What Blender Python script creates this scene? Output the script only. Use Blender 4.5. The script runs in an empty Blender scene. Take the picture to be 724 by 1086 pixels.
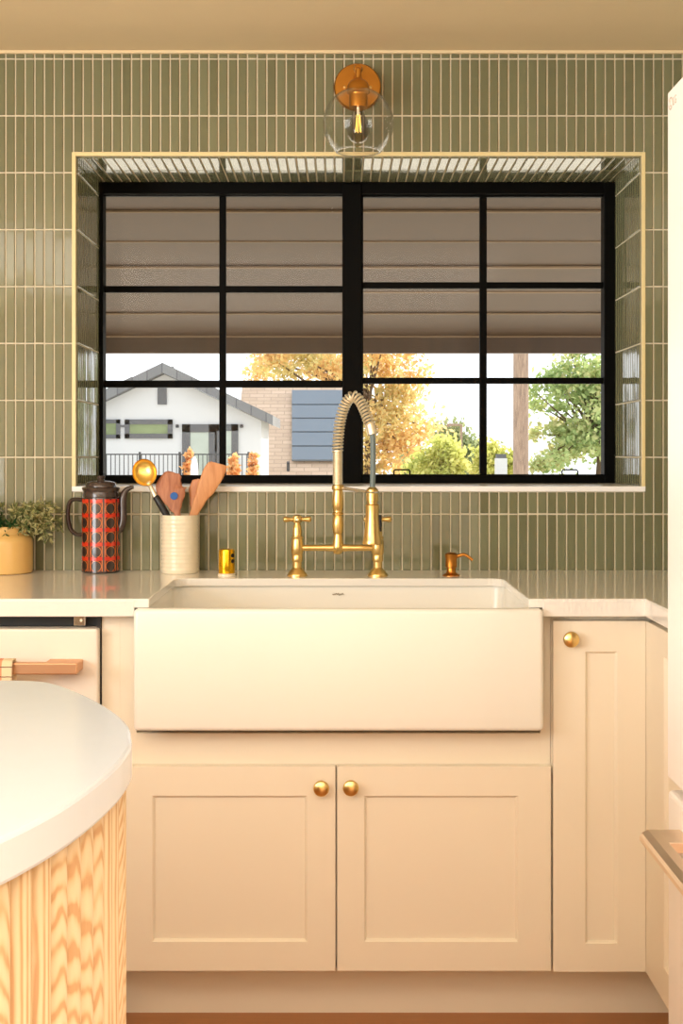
import bpy, bmesh, math, random
from mathutils import Vector, Matrix
random.seed(11)
PI = math.pi
scn = bpy.context.scene
COL = scn.collection

# ------------------------------------------------------------------ camera frame (724 x 1086 photograph)
F, CX, CY, CAMY, CAMZ = 1370.0, 360.0, 481.0, -3.36, 1.22
def W(px, py, y):
    """point at depth plane y that projects to photograph pixel (px, py)"""
    D = y - CAMY
    return Vector(((px-CX)*D/F, y, CAMZ-(py-CY)*D/F))
def X(px, y): return (px-CX)*(y-CAMY)/F
def Z(py, y): return CAMZ-(py-CY)*(y-CAMY)/F

# ------------------------------------------------------------------ materials
def lin(c):
    return tuple(((v/255)/12.92 if v/255 <= .04045 else ((v/255+.055)/1.055)**2.4) for v in c)
class NT:
    def __init__(s, name):
        s.m = bpy.data.materials.new(name); s.m.use_nodes = True
        s.t = s.m.node_tree; s.n = s.t.nodes; s.l = s.t.links
        s.n.clear(); s.out = s.n.new('ShaderNodeOutputMaterial')
    def node(s, typ, **kw):
        n = s.n.new(typ)
        for k, v in kw.items(): setattr(n, k, v)
        return n
    def set(s, n, key, v):
        if v is None: return
        if isinstance(v, bpy.types.NodeSocket): s.l.new(v, n.inputs[key])
        else:
            if isinstance(v, (tuple, list)) and len(v) == 3 and n.inputs[key].type == 'RGBA': v = (*v, 1)
            n.inputs[key].default_value = v
    def math(s, op, a, b=None, c=None, clamp=False):
        n = s.node('ShaderNodeMath', operation=op, use_clamp=clamp)
        for i, v in enumerate((a, b, c)):
            if v is not None: s.set(n, i, v)
        return n.outputs[0]
    def mix(s, f, a, b):
        n = s.node('ShaderNodeMix', data_type='RGBA')
        s.set(n, 0, f); s.set(n, 6, a); s.set(n, 7, b)
        return n.outputs[2]
    def coord(s, kind='Object', scale=(1,1,1), loc=(0,0,0)):
        tc = s.node('ShaderNodeTexCoord'); mp = s.node('ShaderNodeMapping')
        s.l.new(tc.outputs[kind], mp.inputs[0]); mp.inputs['Scale'].default_value = scale; mp.inputs['Location'].default_value = loc
        return mp.outputs[0]
    def noise(s, vec, scale, detail=3, rough=.55, dist=0):
        n = s.node('ShaderNodeTexNoise'); s.set(n, 'Vector', vec); s.set(n, 'Scale', scale)
        s.set(n, 'Detail', detail); s.set(n, 'Roughness', rough); s.set(n, 'Distortion', dist)
        return n.outputs[0]
    def ramp(s, f, stops):
        r = s.node('ShaderNodeValToRGB'); s.set(r, 0, f)
        el = r.color_ramp.elements
        while len(el) < len(stops): el.new(.5)
        for e, (p, c) in zip(el, stops): e.position = p; e.color = (*c, 1)
        return r.outputs[0]
    def bump(s, h, strength=.2, dist=.002):
        b = s.node('ShaderNodeBump'); s.set(b, 'Height', h); s.set(b, 'Strength', strength); s.set(b, 'Distance', dist)
        return b.outputs[0]
    def principled(s, color, rough=.5, metal=0, normal=None, **kw):
        p = s.node('ShaderNodeBsdfPrincipled')
        s.set(p, 'Base Color', color); s.set(p, 'Roughness', rough); s.set(p, 'Metallic', metal)
        if normal is not None: s.set(p, 'Normal', normal)
        for k, v in kw.items(): s.set(p, k.replace('_', ' '), v)
        s.l.new(p.outputs[0], s.out.inputs[0])
        return p
def simple(name, rgb, rough=.5, metal=0, var=.06, vscale=12, bump=0, bscale=60, **kw):
    """procedural material: base colour with soft noise variation and an optional fine bump"""
    n = NT(name); v = n.coord()
    c = lin(rgb); d = tuple(max(0, x*(1-var)) for x in c); u = tuple(min(1, x*(1+var)) for x in c)
    col = n.mix(n.noise(v, vscale), d, u)
    nm = n.bump(n.noise(v, bscale), bump) if bump else None
    n.principled(col, rough, metal, nm, **kw)
    return n.m
M = {}
M['paint'] = simple('ceiling_paint', (230,212,172), .9, var=.02, bump=.08, bscale=200)
M['wallpaint'] = simple('wall_paint', (232,224,206), .85, var=.02)
M['cream'] = simple('cabinet_cream', (242,231,210), .42, var=.015, vscale=5)
M['creamb'] = simple('toe_cream', (242,231,208), .5, var=.015, vscale=5)
M['quartz'] = simple('quartz_white', (242,238,230), .035, var=.02, vscale=30, IOR=1.8)
M['quartz2'] = simple('quartz_island', (206,213,219), .16, var=.015, vscale=30)
M['fireclay'] = simple('fireclay', (243,239,228), .22, var=.012, vscale=6)
M['sill'] = simple('white_sill', (250,250,250), .25, var=.02)
M['black'] = simple('black_frame', (8,8,7), .5, var=.1, Specular_IOR_Level=.06)
M['trim'] = simple('edge_trim', (230,214,160), .35, var=.03)
M['grout'] = simple('grout', (222,212,186), .9, var=.05, vscale=60)
M['brass'] = simple('brushed_brass', (238,206,136), .3, 1, var=.08, vscale=40)
M['brass_dark'] = simple('aged_brass', (196,132,58), .32, 1, var=.1, vscale=40)
M['brass_pale'] = simple('pale_brass', (252,240,214), .42, .85, var=.05)
M['copper'] = simple('bronze_handle', (216,170,132), .45, 1, var=.05)
M['sconce'] = simple('sconce_brass', (204,142,62), .35, 1, var=.08)
M['gold'] = simple('polished_gold', (240,186,40), .2, 1, var=.04)
M['spoon_gold'] = simple('satin_gold', (238,204,116), .28, 1, var=.04)
M['steel'] = simple('bronzed_steel', (240,220,196), .36, 1, var=.04)
M['chrome'] = simple('satin_silver', (214,212,206), .2, 1, var=.03)
M['hose'] = simple('grey_hose', (112,128,128), .45, var=.08)
M['fridge'] = simple('fridge_white', (246,240,234), .3, var=.01)
M['gap'] = simple('seal_tan', (206,186,160), .6)
M['darkgap'] = simple('black_rubber', (10,9,9), .5)
M['logo'] = simple('logo_grey', (196,184,170), .35, .2)
M['inkmark'] = simple('ink_brown', (120,98,72), .6)
M['dish'] = simple('dishwasher_cream', (240,230,216), .35, var=.012)
M['brown'] = simple('brown_glaze', (62,48,44), .22, var=.1, vscale=30, Coat_Weight=.4)
M['crock'] = simple('cream_glaze', (238,226,200), .2, var=.04, vscale=40)
M['tan'] = simple('mustard_glaze', (226,184,112), .22, var=.04, vscale=20)
M['soil'] = simple('soil', (50,38,26), .95, var=.3, vscale=200)
M['blackhandle'] = simple('black_plastic', (26,26,26), .4)
M['blue'] = simple('blue_dot', (22,92,170), .5)
M['hwhite'] = simple('white_stucco', (206,208,210), .85, var=.015)
M['hdark'] = simple('dark_grey_trim', (92,94,98), .6, var=.08)
M['rail'] = simple('dark_rail', (52,54,58), .5)
M['concrete'] = simple('pale_concrete', (214,206,196), .9)
M['white_post'] = simple('white_marker', (250,246,240), .6)
M['lit_seam'] = simple('lit_seam_tan', (128,106,80), .7)  # pale colour standing in for skylight at the soffit board joints
M['bark'] = simple('bark', (92,74,56), .9, var=.3, vscale=8)
M['ground'] = simple('sunlit_pale_ground', (212,204,188), .95, var=.1, vscale=.6)

# tile : per tile tint attribute, gloss with slow undulation
def tile_mat():
    n = NT('green_tile'); a = n.node('ShaderNodeAttribute', attribute_name='tint')
    sep = n.node('ShaderNodeSeparateColor'); n.l.new(a.outputs['Color'], sep.inputs[0])
    v = n.coord()
    c = n.ramp(sep.outputs[0], [(0, lin((105,105,77))), (.5, lin((114,115,86))), (1, lin((123,125,96)))])
    cloud = n.noise(v, 22, 4)
    c = n.mix(n.math('MULTIPLY', cloud, .35), c, lin((130,133,105)))
    h = n.noise(v, 16, 2, .4)
    n.principled(c, .1, 0, n.bump(h, .22, .003), Coat_Weight=.3, Coat_Roughness=.03)
    return n.m
M['tile'] = tile_mat()

def floor_mat():
    n = NT('oak_floor'); v = n.coord(scale=(1, 1, 1))
    b = n.node('ShaderNodeTexBrick'); n.l.new(v, b.inputs[0])
    b.offset = .37; b.inputs['Scale'].default_value = 1; b.inputs['Brick Width'].default_value = 1.6; b.inputs['Row Height'].default_value = .16
    b.inputs['Mortar Size'].default_value = .0015; b.inputs['Mortar'].default_value = (*lin((70,36,12)), 1)
    b.inputs['Color1'].default_value = (*lin((186,124,68)), 1); b.inputs['Color2'].default_value = (*lin((198,136,80)), 1)
    g = n.noise(n.coord(scale=(1.5, 26, 1)), 6, 6, .6, .6)
    c = n.mix(n.math('MULTIPLY', g, .55), b.outputs[0], lin((150,92,44)))
    n.principled(c, .4, 0, n.bump(g, .06))
    return n.m
M['floor'] = floor_mat()

def oak_strip_mat():
    n = NT('reeded_oak'); a = n.node('ShaderNodeAttribute', attribute_name='tint')
    sep = n.node('ShaderNodeSeparateColor'); n.l.new(a.outputs['Color'], sep.inputs[0])
    r, u = sep.outputs[0], sep.outputs[1]
    tc = n.node('ShaderNodeTexCoord'); sx = n.node('ShaderNodeSeparateXYZ'); n.l.new(tc.outputs['Object'], sx.inputs[0])
    z = sx.outputs[2]
    cv = n.node('ShaderNodeCombineXYZ'); n.set(cv, 0, n.math('MULTIPLY', u, .5)); n.set(cv, 1, n.math('MULTIPLY', r, 37)); n.set(cv, 2, n.math('MULTIPLY', z, 3.5))
    wob = n.noise(cv.outputs[0], 1.6, 3, .5)
    uc = n.math('SUBTRACT', u, n.math('MULTIPLY_ADD', r, .8, .1))
    par = n.math('MULTIPLY', n.math('MULTIPLY', uc, uc), 5.0)
    cath = n.math('ADD', n.math('ADD', n.math('MULTIPLY', n.math('MULTIPLY_ADD', z, n.math('MULTIPLY_ADD', r, 34, 30), n.math('MULTIPLY', r, 91)), 1), par), n.math('MULTIPLY', wob, 4.0))
    straight = n.math('ADD', n.math('MULTIPLY', u, 5), n.math('ADD', n.math('MULTIPLY', wob, 1.5), n.math('MULTIPLY', z, .5)))
    sel = n.math('GREATER_THAN', n.math('FRACT', n.math('MULTIPLY', r, 7.31)), .55)
    mixn = n.node('ShaderNodeMix', data_type='FLOAT'); n.set(mixn, 0, sel); n.set(mixn, 2, cath); n.set(mixn, 3, straight)
    band = n.math('MULTIPLY_ADD', n.math('SINE', n.math('MULTIPLY', mixn.outputs[0], 5.5)), .5, .5)
    band = n.math('POWER', band, 1.7)
    band = n.math('MULTIPLY', band, n.math('MULTIPLY_ADD', n.noise(n.coord(scale=(14, 14, 5)), 3, 2), 2.1, .05), clamp=True)
    pores = n.noise(n.coord(scale=(60, 60, 3)), 12, 3)
    c = n.ramp(band, [(0, lin((218,190,150))), (.55, lin((207,173,127))), (1, lin((188,140,90)))])
    c = n.mix(n.math('MULTIPLY', pores, .25), c, lin((222,190,146)))
    n.principled(c, .5, 0, n.bump(pores, .05))
    return n.m
M['oak'] = oak_strip_mat()

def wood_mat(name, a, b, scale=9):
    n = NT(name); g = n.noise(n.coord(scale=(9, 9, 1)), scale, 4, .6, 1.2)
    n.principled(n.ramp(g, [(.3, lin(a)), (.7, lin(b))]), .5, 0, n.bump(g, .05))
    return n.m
M['wood_red'] = wood_mat('cherry_wood', (150,86,54), (196,132,94))
M['wood_tan'] = wood_mat('beech_wood', (196,128,76), (224,164,112))
M['wood_mid'] = wood_mat('maple_wood', (186,116,74), (212,148,104))
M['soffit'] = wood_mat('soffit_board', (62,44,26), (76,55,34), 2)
M['pole'] = wood_mat('weathered_pole', (120,100,86), (176,150,128), 3)

def leaf_mat(name, cols, trans=.5):
    n = NT(name); a = n.node('ShaderNodeAttribute', attribute_name='tint')
    sep = n.node('ShaderNodeSeparateColor'); n.l.new(a.outputs['Color'], sep.inputs[0])
    st = [(i/(len(cols)-1), lin(c)) for i, c in enumerate(cols)]
    c = n.ramp(sep.outputs[0], st)
    d = n.node('ShaderNodeBsdfDiffuse'); t = n.node('ShaderNodeBsdfTranslucent'); mx = n.node('ShaderNodeMixShader')
    n.l.new(c, d.inputs[0]); n.l.new(c, t.inputs[0]); mx.inputs[0].default_value = trans
    n.l.new(d.outputs[0], mx.inputs[1]); n.l.new(t.outputs[0], mx.inputs[2]); n.l.new(mx.outputs[0], n.out.inputs[0])
    return n.m
M['leaf_autumn'] = leaf_mat('autumn_leaves', [(212,172,122), (234,202,138), (224,208,146), (196,188,126)])
M['leaf_green'] = leaf_mat('green_leaves', [(134,156,102), (172,192,132), (196,204,146), (212,204,156)])
M['leaf_lime'] = leaf_mat('lime_leaves', [(184,192,112), (210,212,126), (228,220,146)])
M['leaf_far'] = leaf_mat('far_leaves', [(130,146,104), (156,166,120), (180,176,130)])
M['leaf_orange'] = leaf_mat('orange_leaves', [(206,140,80), (230,176,120), (236,206,150)])
M['herb'] = leaf_mat('herb_leaves', [(104,116,72), (146,150,100), (184,178,126), (206,200,150)], .3)
M['herb_dark'] = leaf_mat('herb_dark_leaves', [(30,62,36), (54,88,50), (70,100,62)], .3)

def glass_mat(name, dust, refl=1.0, rough=.01):
    n = NT(name)
    tr = n.node('ShaderNodeBsdfTransparent'); gl = n.node('ShaderNodeBsdfGlossy'); gl.inputs['Roughness'].default_value = rough
    fr = n.node('ShaderNodeLayerWeight'); fr.inputs[0].default_value = .5
    m1 = n.node('ShaderNodeMixShader'); n.l.new(n.math('MULTIPLY_ADD', n.math('POWER', fr.outputs[1], 4.0), .75*refl, .011*refl, True), m1.inputs[0])
    n.l.new(tr.outputs[0], m1.inputs[1]); n.l.new(gl.outputs[0], m1.inputs[2])
    if dust:
        df = n.node('ShaderNodeBsdfDiffuse'); df.inputs[0].default_value = (.9,.88,.85,1)
        tl = n.node('ShaderNodeBsdfTranslucent'); tl.inputs[0].default_value = (.9,.9,.9,1)
        md = n.node('ShaderNodeMixShader'); md.inputs[0].default_value = .6
        n.l.new(df.outputs[0], md.inputs[1]); n.l.new(tl.outputs[0], md.inputs[2])
        v = n.coord()
        soft = n.noise(v, 2.2, 3, .5, .5)
        st = n.noise(n.coord(scale=(9, 1, 2.2)), 2.5, 4, .6, 2.5)
        st = n.math('POWER', st, 5)
        f = n.math('ADD', n.math('MULTIPLY', soft, dust), n.math('MULTIPLY', st, dust*2.2))
        m2 = n.node('ShaderNodeMixShader'); n.l.new(f, m2.inputs[0])
        n.l.new(m1.outputs[0], m2.inputs[1]); n.l.new(md.outputs[0], m2.inputs[2]); n.l.new(m2.outputs[0], n.out.inputs[0])
    else: n.l.new(m1.outputs[0], n.out.inputs[0])
    return n.m
M['glass'] = glass_mat('window_glass', .004, .8, .1)
M['globe'] = glass_mat('clear_globe_glass', 0, 1.3)
M['bulb'] = glass_mat('bulb_glass', 0, 2.2)

def emit(name, rgb, s):
    n = NT(name); e = n.node('ShaderNodeEmission'); e.inputs[0].default_value = (*lin(rgb), 1); e.inputs[1].default_value = s
    n.l.new(e.outputs[0], n.out.inputs[0]); return n.m
M['filament'] = emit('warm_filament', (255,196,90), 2.2)

def pot_pattern():
    n = NT('retro_pattern_glaze'); tc = n.node('ShaderNodeTexCoord'); sx = n.node('ShaderNodeSeparateXYZ'); n.l.new(tc.outputs['Object'], sx.inputs[0])
    ang = n.math('ARCTAN2', sx.outputs[0], n.math('MULTIPLY', sx.outputs[1], -1))
    cu = n.math('MULTIPLY_ADD', ang, 8/(2*PI), 8.5+.1)
    u = n.math('SUBTRACT', n.math('FRACT', cu), .5)
    cv = n.math('DIVIDE', n.math('SUBTRACT', sx.outputs[2], POT_Z0), POT_ROW)
    v = n.math('FRACT', cv)
    au = n.math('ABSOLUTE', u)
    inside = n.math('MULTIPLY', n.math('LESS_THAN', au, .44), n.math('MULTIPLY', n.math('GREATER_THAN', cv, 0), n.math('LESS_THAN', cv, 5)))
    dv = n.math('MAXIMUM', n.math('SUBTRACT', v, .36), n.math('MULTIPLY', n.math('SUBTRACT', v, .36), .15 if False else -.9))
    d = n.math('SQRT', n.math('ADD', n.math('MULTIPLY', u, u), n.math('MULTIPLY', dv, dv)))
    dark, red, org, mid = lin((52,38,34)), lin((206,48,18)), lin((214,112,48)), lin((104,32,18))
    c = n.mix(n.math('GREATER_THAN', v, .74), mid, red)
    c = n.mix(n.math('MULTIPLY', n.math('GREATER_THAN', au, .385), n.math('LESS_THAN', v, .76)), c, org)
    c = n.mix(n.math('LESS_THAN', d, .37), c, org)
    c = n.mix(n.math('LESS_THAN', d, .335), c, dark)
    notch = n.math('MULTIPLY', n.math('LESS_THAN', au, .07), n.math('GREATER_THAN', v, .92))
    c = n.mix(notch, c, mid)
    c = n.mix(inside, dark, c)
    n.principled(c, .2, 0, None, Coat_Weight=.4)
    return n.m
def towel_mat():
    n = NT('plaid_towel'); tc = n.node('ShaderNodeTexCoord'); sx = n.node('ShaderNodeSeparateXYZ'); n.l.new(tc.outputs['Object'], sx.inputs[0])
    def stripe(c, per, w, off=0): return n.math('LESS_THAN', n.math('FRACT', n.math('MULTIPLY_ADD', c, 1/per, off)), w)
    c = n.mix(stripe(sx.outputs[0], .045, .30, .30), lin((234,214,176)), lin((226,150,112)))
    c = n.mix(stripe(sx.outputs[0], .045, .06, .36), c, lin((84,44,36)))
    c = n.mix(stripe(sx.outputs[2], .020, .09, .2), c, lin((92,56,44)))
    n.principled(c, .9, 0, n.bump(n.noise(n.coord(), 400), .2))
    return n.m
M['towel'] = towel_mat()
def shingle_mat(name, c1, c2, mort, w, h):
    n = NT(name); b = n.node('ShaderNodeTexBrick'); n.l.new(n.coord(), b.inputs[0])
    b.inputs['Scale'].default_value = 1; b.inputs['Brick Width'].default_value = w; b.inputs['Row Height'].default_value = h
    b.inputs['Mortar Size'].default_value = .02
    b.inputs['Color1'].default_value = (*lin(c1), 1); b.inputs['Color2'].default_value = (*lin(c2), 1); b.inputs['Mortar'].default_value = (*lin(mort), 1)
    n.principled(b.outputs[0], .85); return n.m
M['shingle_pink'] = shingle_mat('pink_shingles', (200,176,154), (184,160,138), (170,148,130), .6, .2)
M['shingle_grey'] = shingle_mat('grey_shingles', (110,112,116), (126,128,130), (90,92,96), .5, .2)
M['solar'] = simple('solar_blue', (104,117,130), .5, var=.06, vscale=1)
M['hglass'] = simple('reflective_glass', (120,134,92), .15, var=.6, vscale=1.6)
M['hglass2'] = simple('pale_glass', (176,186,176), .15, var=.2, vscale=1.6)

# ------------------------------------------------------------------ mesh helpers
def merge(bm, t):
    me = bpy.data.meshes.new('tmp'); t.to_mesh(me); t.free(); bm.from_mesh(me); bpy.data.meshes.remove(me)
def box(bm, x0, x1, y0, y1, z0, z1, bev=0, seg=2):
    t = bmesh.new(); bmesh.ops.create_cube(t, size=1)
    for v in t.verts: v.co = Vector(((x0+x1)/2+v.co.x*(x1-x0), (y0+y1)/2+v.co.y*(y1-y0), (z0+z1)/2+v.co.z*(z1-z0)))
    if bev: bmesh.ops.bevel(t, geom=list(t.edges), offset=bev, segments=seg, affect='EDGES', profile=.5)
    merge(bm, t)
def lathe(bm, prof, M4=None, seg=32, cap=True):
    """prof: list of (r, z) about local z"""
    M4 = M4 or Matrix(); rings = []
    for r, z in prof:
        if r < 1e-6: rings.append([bm.verts.new(M4 @ Vector((0, 0, z)))])
        else: rings.append([bm.verts.new(M4 @ Vector((r*math.cos(2*PI*k/seg), r*math.sin(2*PI*k/seg), z))) for k in range(seg)])
    for a, b in zip(rings, rings[1:]):
        for k in range(seg):
            q = (k+1) % seg
            if len(a) == 1 and len(b) == 1: continue
            if len(a) == 1: bm.faces.new((a[0], b[k], b[q]))
            elif len(b) == 1: bm.faces.new((a[k], a[q], b[0]))
            else: bm.faces.new((a[k], a[q], b[q], b[k]))
    if cap:
        if len(rings[0]) > 1: bm.faces.new(rings[0][::-1])
        if len(rings[-1]) > 1: bm.faces.new(rings[-1])
def tube(bm, pts, rad, seg=10, cap=True, sq=None):
    pts = [Vector(p) for p in pts]; n = len(pts)
    rads = rad if isinstance(rad, (list, tuple)) else [rad]*n
    tan = [(pts[min(i+1, n-1)]-pts[max(i-1, 0)]).normalized() for i in range(n)]
    up = Vector((0, 0, 1)) if abs(tan[0].z) < .9 else Vector((0, 1, 0))
    nrm = (up - tan[0]*up.dot(tan[0])).normalized(); rings = []
    for i in range(n):
        nrm = (nrm - tan[i]*nrm.dot(tan[i])).normalized(); bi = tan[i].cross(nrm)
        sx, sy = sq or (1, 1)
        rings.append([bm.verts.new(pts[i]+(nrm*math.cos(2*PI*k/seg)*sx+bi*math.sin(2*PI*k/seg)*sy)*rads[i]) for k in range(seg)])
    for a, b in zip(rings, rings[1:]):
        for k in range(seg): bm.faces.new((a[k], a[(k+1) % seg], b[(k+1) % seg], b[k]))
    if cap: bm.faces.new(rings[0][::-1]); bm.faces.new(rings[-1])
def smooth_path(ctrl, n):
    """Catmull-Rom through control points"""
    P = [Vector(c) for c in ctrl]; P = [P[0]*2-P[1]] + P + [P[-1]*2-P[-2]]
    out = []; m = len(P)-3
    for i in range(n+1):
        s = i/n*m; k = min(int(s), m-1); t = s-k
        a, b, c, d = P[k:k+4]
        out.append(.5*((2*b)+(c-a)*t+(2*a-5*b+4*c-d)*t*t+(3*b-a-3*c+d)*t**3))
    return out
def prism(bm, poly, axis, a, b):
    """closed polygon (list of 2-tuples) extruded between a and b along axis"""
    def mk(p, t):
        return Vector((t, p[0], p[1])) if axis == 'x' else Vector((p[0], t, p[1])) if axis == 'y' else Vector((p[0], p[1], t))
    A = [bm.verts.new(mk(p, a)) for p in poly]; B = [bm.verts.new(mk(p, b)) for p in poly]
    bm.faces.new(A); bm.faces.new(B[::-1])
    for k in range(len(poly)):
        q = (k+1) % len(poly); bm.faces.new((A[k], B[k], B[q], A[q]))
def origin_of(o):
    v = Vector(o.location)
    return v + (origin_of(o.parent) if o.parent else Vector())
def obj(name, bm, mat, parent=None, smooth=False, bevel=0, keep=False, autos=40):
    """link a bmesh written in world coordinates as ONE mesh object"""
    bmesh.ops.recalc_face_normals(bm, faces=bm.faces)
    if smooth:
        for f in bm.faces: f.smooth = True
        for e in bm.edges:
            if len(e.link_faces) == 2 and e.calc_face_angle(0) > math.radians(autos): e.smooth = False
    if parent: off = origin_of(parent); loc = Vector()
    else:
        xs = [v.co for v in bm.verts]
        off = Vector(((min(v.x for v in xs)+max(v.x for v in xs))/2, (min(v.y for v in xs)+max(v.y for v in xs))/2, min(v.z for v in xs))) if not keep else Vector()
        loc = off
    for v in bm.verts: v.co -= off
    me = bpy.data.meshes.new(name); bm.to_mesh(me); bm.free(); me.materials.append(mat)
    o = bpy.data.objects.new(name, me); COL.objects.link(o); o.location = loc
    if parent: o.parent = parent
    if bevel:
        m = o.modifiers.new('bevel', 'BEVEL'); m.width = bevel; m.segments = 2; m.limit_method = 'ANGLE'
    return o
def thing(name, label, cat, loc, group=None):
    o = bpy.data.objects.new(name, None); COL.objects.link(o); o.location = loc; o.empty_display_size = .05
    tag(o, label, cat, group); return o
def tag(o, label, cat, group=None):
    o['label'] = label; o['category'] = cat
    if group: o['group'] = group
    return o
def struct(o, label=None):
    o['kind'] = 'structure'
    if label: o['label'] = label
    return o
def B(fn=None):
    return bmesh.new()

# ------------------------------------------------------------------ room shell
CEIL = 2.268; CT = .917                        # ceiling and counter heights
RX0, RX1, RY0 = -2.6, 1.30, -6.2               # left wall, right wall, wall behind the camera
OX0, OX1, OZ0, OZ1 = -.685, .784, 1.131, 1.993 # window recess
YW = .312                                      # window plane
b = B(); box(b, RX0-.2, RX1+.2, RY0-.2, .36, -.12, 0); struct(obj('floor', b, M['floor']), 'orange oak plank floor')
b = B(); box(b, RX0-.2, RX1+.2, RY0-.2, .36, CEIL, CEIL+.12); struct(obj('ceiling', b, M['paint']), 'beige painted flat ceiling')
b = B(); box(b, RX1, RX1+.15, RY0, 0, 0, CEIL); struct(obj('wall_right', b, M['wallpaint']))
def wall_open(axis, c0, c1, a0, a1, h0, h1, A0, A1):
    b = B()
    def bb(p0, p1, z0, z1):
        if axis == 'x': box(b, c0, c1, p0, p1, z0, z1)
        else: box(b, p0, p1, c0, c1, z0, z1)
    bb(A0, a0, 0, CEIL); bb(a1, A1, 0, CEIL)
    if h0 > 0: bb(a0, a1, 0, h0)
    bb(a0, a1, h1, CEIL)
    return b
struct(obj('wall_left', wall_open('x', RX0-.15, RX0, -5.4, -2.4, .05, 2.08, RY0, 0), M['wallpaint']))
b = B(); box(b, RX0, RX1, RY0-.15, RY0, 0, CEIL); struct(obj('wall_front', b, M['wallpaint']))
# tiled window wall: backing with the deep recess
WB = B()
box(WB, RX0, OX0, 0, .36, 0, CEIL); box(WB, OX1, RX1, 0, .36, 0, CEIL)
box(WB, OX0, OX1, 0, .36, 0, OZ0); box(WB, OX0, OX1, 0, .36, OZ1, CEIL)
wall = struct(obj('wall_back', WB, M['grout'], keep=True), 'green stacked tile wall around the deep window recess')
PITX, X0, PITZ, Z0 = .025117, -.6917, .1479, .9146
GR = .0042
def tiles():
    bm = bmesh.new(); lay = bm.loops.layers.float_color.new('tint')
    def one(o, u, v, n, w, h):
        """tile with lower-left corner o, directions u, v, normal n"""
        if w < .004 or h < .004: return
        g = GR/2; th = .0035; bv = .0012
        tu, tv = random.gauss(0, .00025), random.gauss(0, .0004)
        r = min(1, max(0, random.gauss(.5, .24))); loops = []
        for ins, dep in ((0, 0), (0, th-bv), (bv, th)):
            ring = []
            for a, c in ((0, 0), (1, 0), (1, 1), (0, 1)):
                p = o + u*(g+ins+a*(w-2*g-2*ins)) + v*(g+ins+c*(h-2*g-2*ins))
                d = dep + ((a-.5)*tu+(c-.5)*tv if dep else 0)
                ring.append(bm.verts.new(p+n*d))
            loops.append(ring)
        fs = [bm.faces.new(loops[2])]
        for A, Bq in zip(loops, loops[1:]):
            for k in range(4): fs.append(bm.faces.new((A[k], A[(k+1) % 4], Bq[(k+1) % 4], Bq[k])))
        for f in fs:
            for l in f.loops: l[lay] = (r, random.random()*0, 0, 1)
    ex, ey, ez = Vector((1,0,0)), Vector((0,1,0)), Vector((0,0,1))
    T = .010                                                     # width of the edge trim around the opening
    i0 = int((-1.9-X0)/PITX)-1; i1 = int((RX1-X0)/PITX)
    rows = [(Z0+k*PITZ, Z0+(k+1)*PITZ) for k in range(9)] + [(Z0+9*PITZ, CEIL-.002)]
    for i in range(i0, i1):
        xa = X0+i*PITX; xb = xa+PITX
        inside = xa > OX0-T-.012 and xb < OX1+T+.012
        for za, zb in rows:
            za2, zb2 = za+.0005*random.uniform(-1, 1), zb
            if not inside: one(Vector((xa, 0, za2)), ex, ez, -ey, xb-xa, zb2-za2); continue
            if za < OZ0-T: one(Vector((xa, 0, za2)), ex, ez, -ey, xb-xa, min(zb2, OZ0-T)-za2)
            if zb > OZ1+T: one(Vector((xa, 0, max(za2, OZ1+T))), ex, ez, -ey, xb-xa, zb2-max(za2, OZ1+T))
    # jambs : columns stepping back into the recess, rows carried round from the wall
    n = 12; pw = .30/n
    for s, xx in ((1, OX0), (-1, OX1)):
        for k in range(n):
            for za, zb in rows:
                za2, zb2 = max(za, OZ0), min(zb, OZ1)
                if zb2-za2 < .01: continue
                if s > 0: one(Vector((xx, .006+(k+1)*pw, za2)), -ey, ez, ex, pw, zb2-za2)
                else: one(Vector((xx, .006+k*pw, za2)), ey, ez, -ex, pw, zb2-za2)
    for i in range(i0, i1):                                     # head and sill
        xa = X0+i*PITX; xb = xa+PITX
        xa, xb = max(xa, OX0), min(xb, OX1)
        if xb-xa < .008: continue
        for ya, yb in ((.006, .154), (.154, .306)):
            one(Vector((xa, yb, OZ1)), ex, -ey, -ez, xb-xa, yb-ya)
    o = obj('tile_facing', bm, M['tile'], wall); o['label'] = 'glossy sage green stacked tiles'; return o
tiles()
T = .010
def trim_ring():
    b = B(); y0, y1 = -.006, .004
    box(b, OX0-T, OX0, y0, y1, OZ0-T, OZ1+T, .001); box(b, OX1, OX1+T, y0, y1, OZ0-T, OZ1+T, .001)
    box(b, OX0, OX1, y0, y1, OZ1, OZ1+T, .001)
    return b
struct(obj('trim_1', trim_ring(), M['trim'], keep=True), 'pale edging strip around the window recess')
b = B(); box(b, OX0-T, OX1+T, -.007, .001, OZ0-T, OZ0+.004, .0015); box(b, OX0+.0005, OX1-.0005, -.003, YW+.002, OZ0+.0002, OZ0+.004)
struct(obj('trim_3', b, M['sill'], keep=True), 'white sill slab in the window recess')
b = B(); box(b, RX0, RX1, -.012, 0, CEIL-.010, CEIL-.001, .002); struct(obj('trim_2', b, M['paint']), 'pale caulk line where the tiles meet the ceiling')

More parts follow.
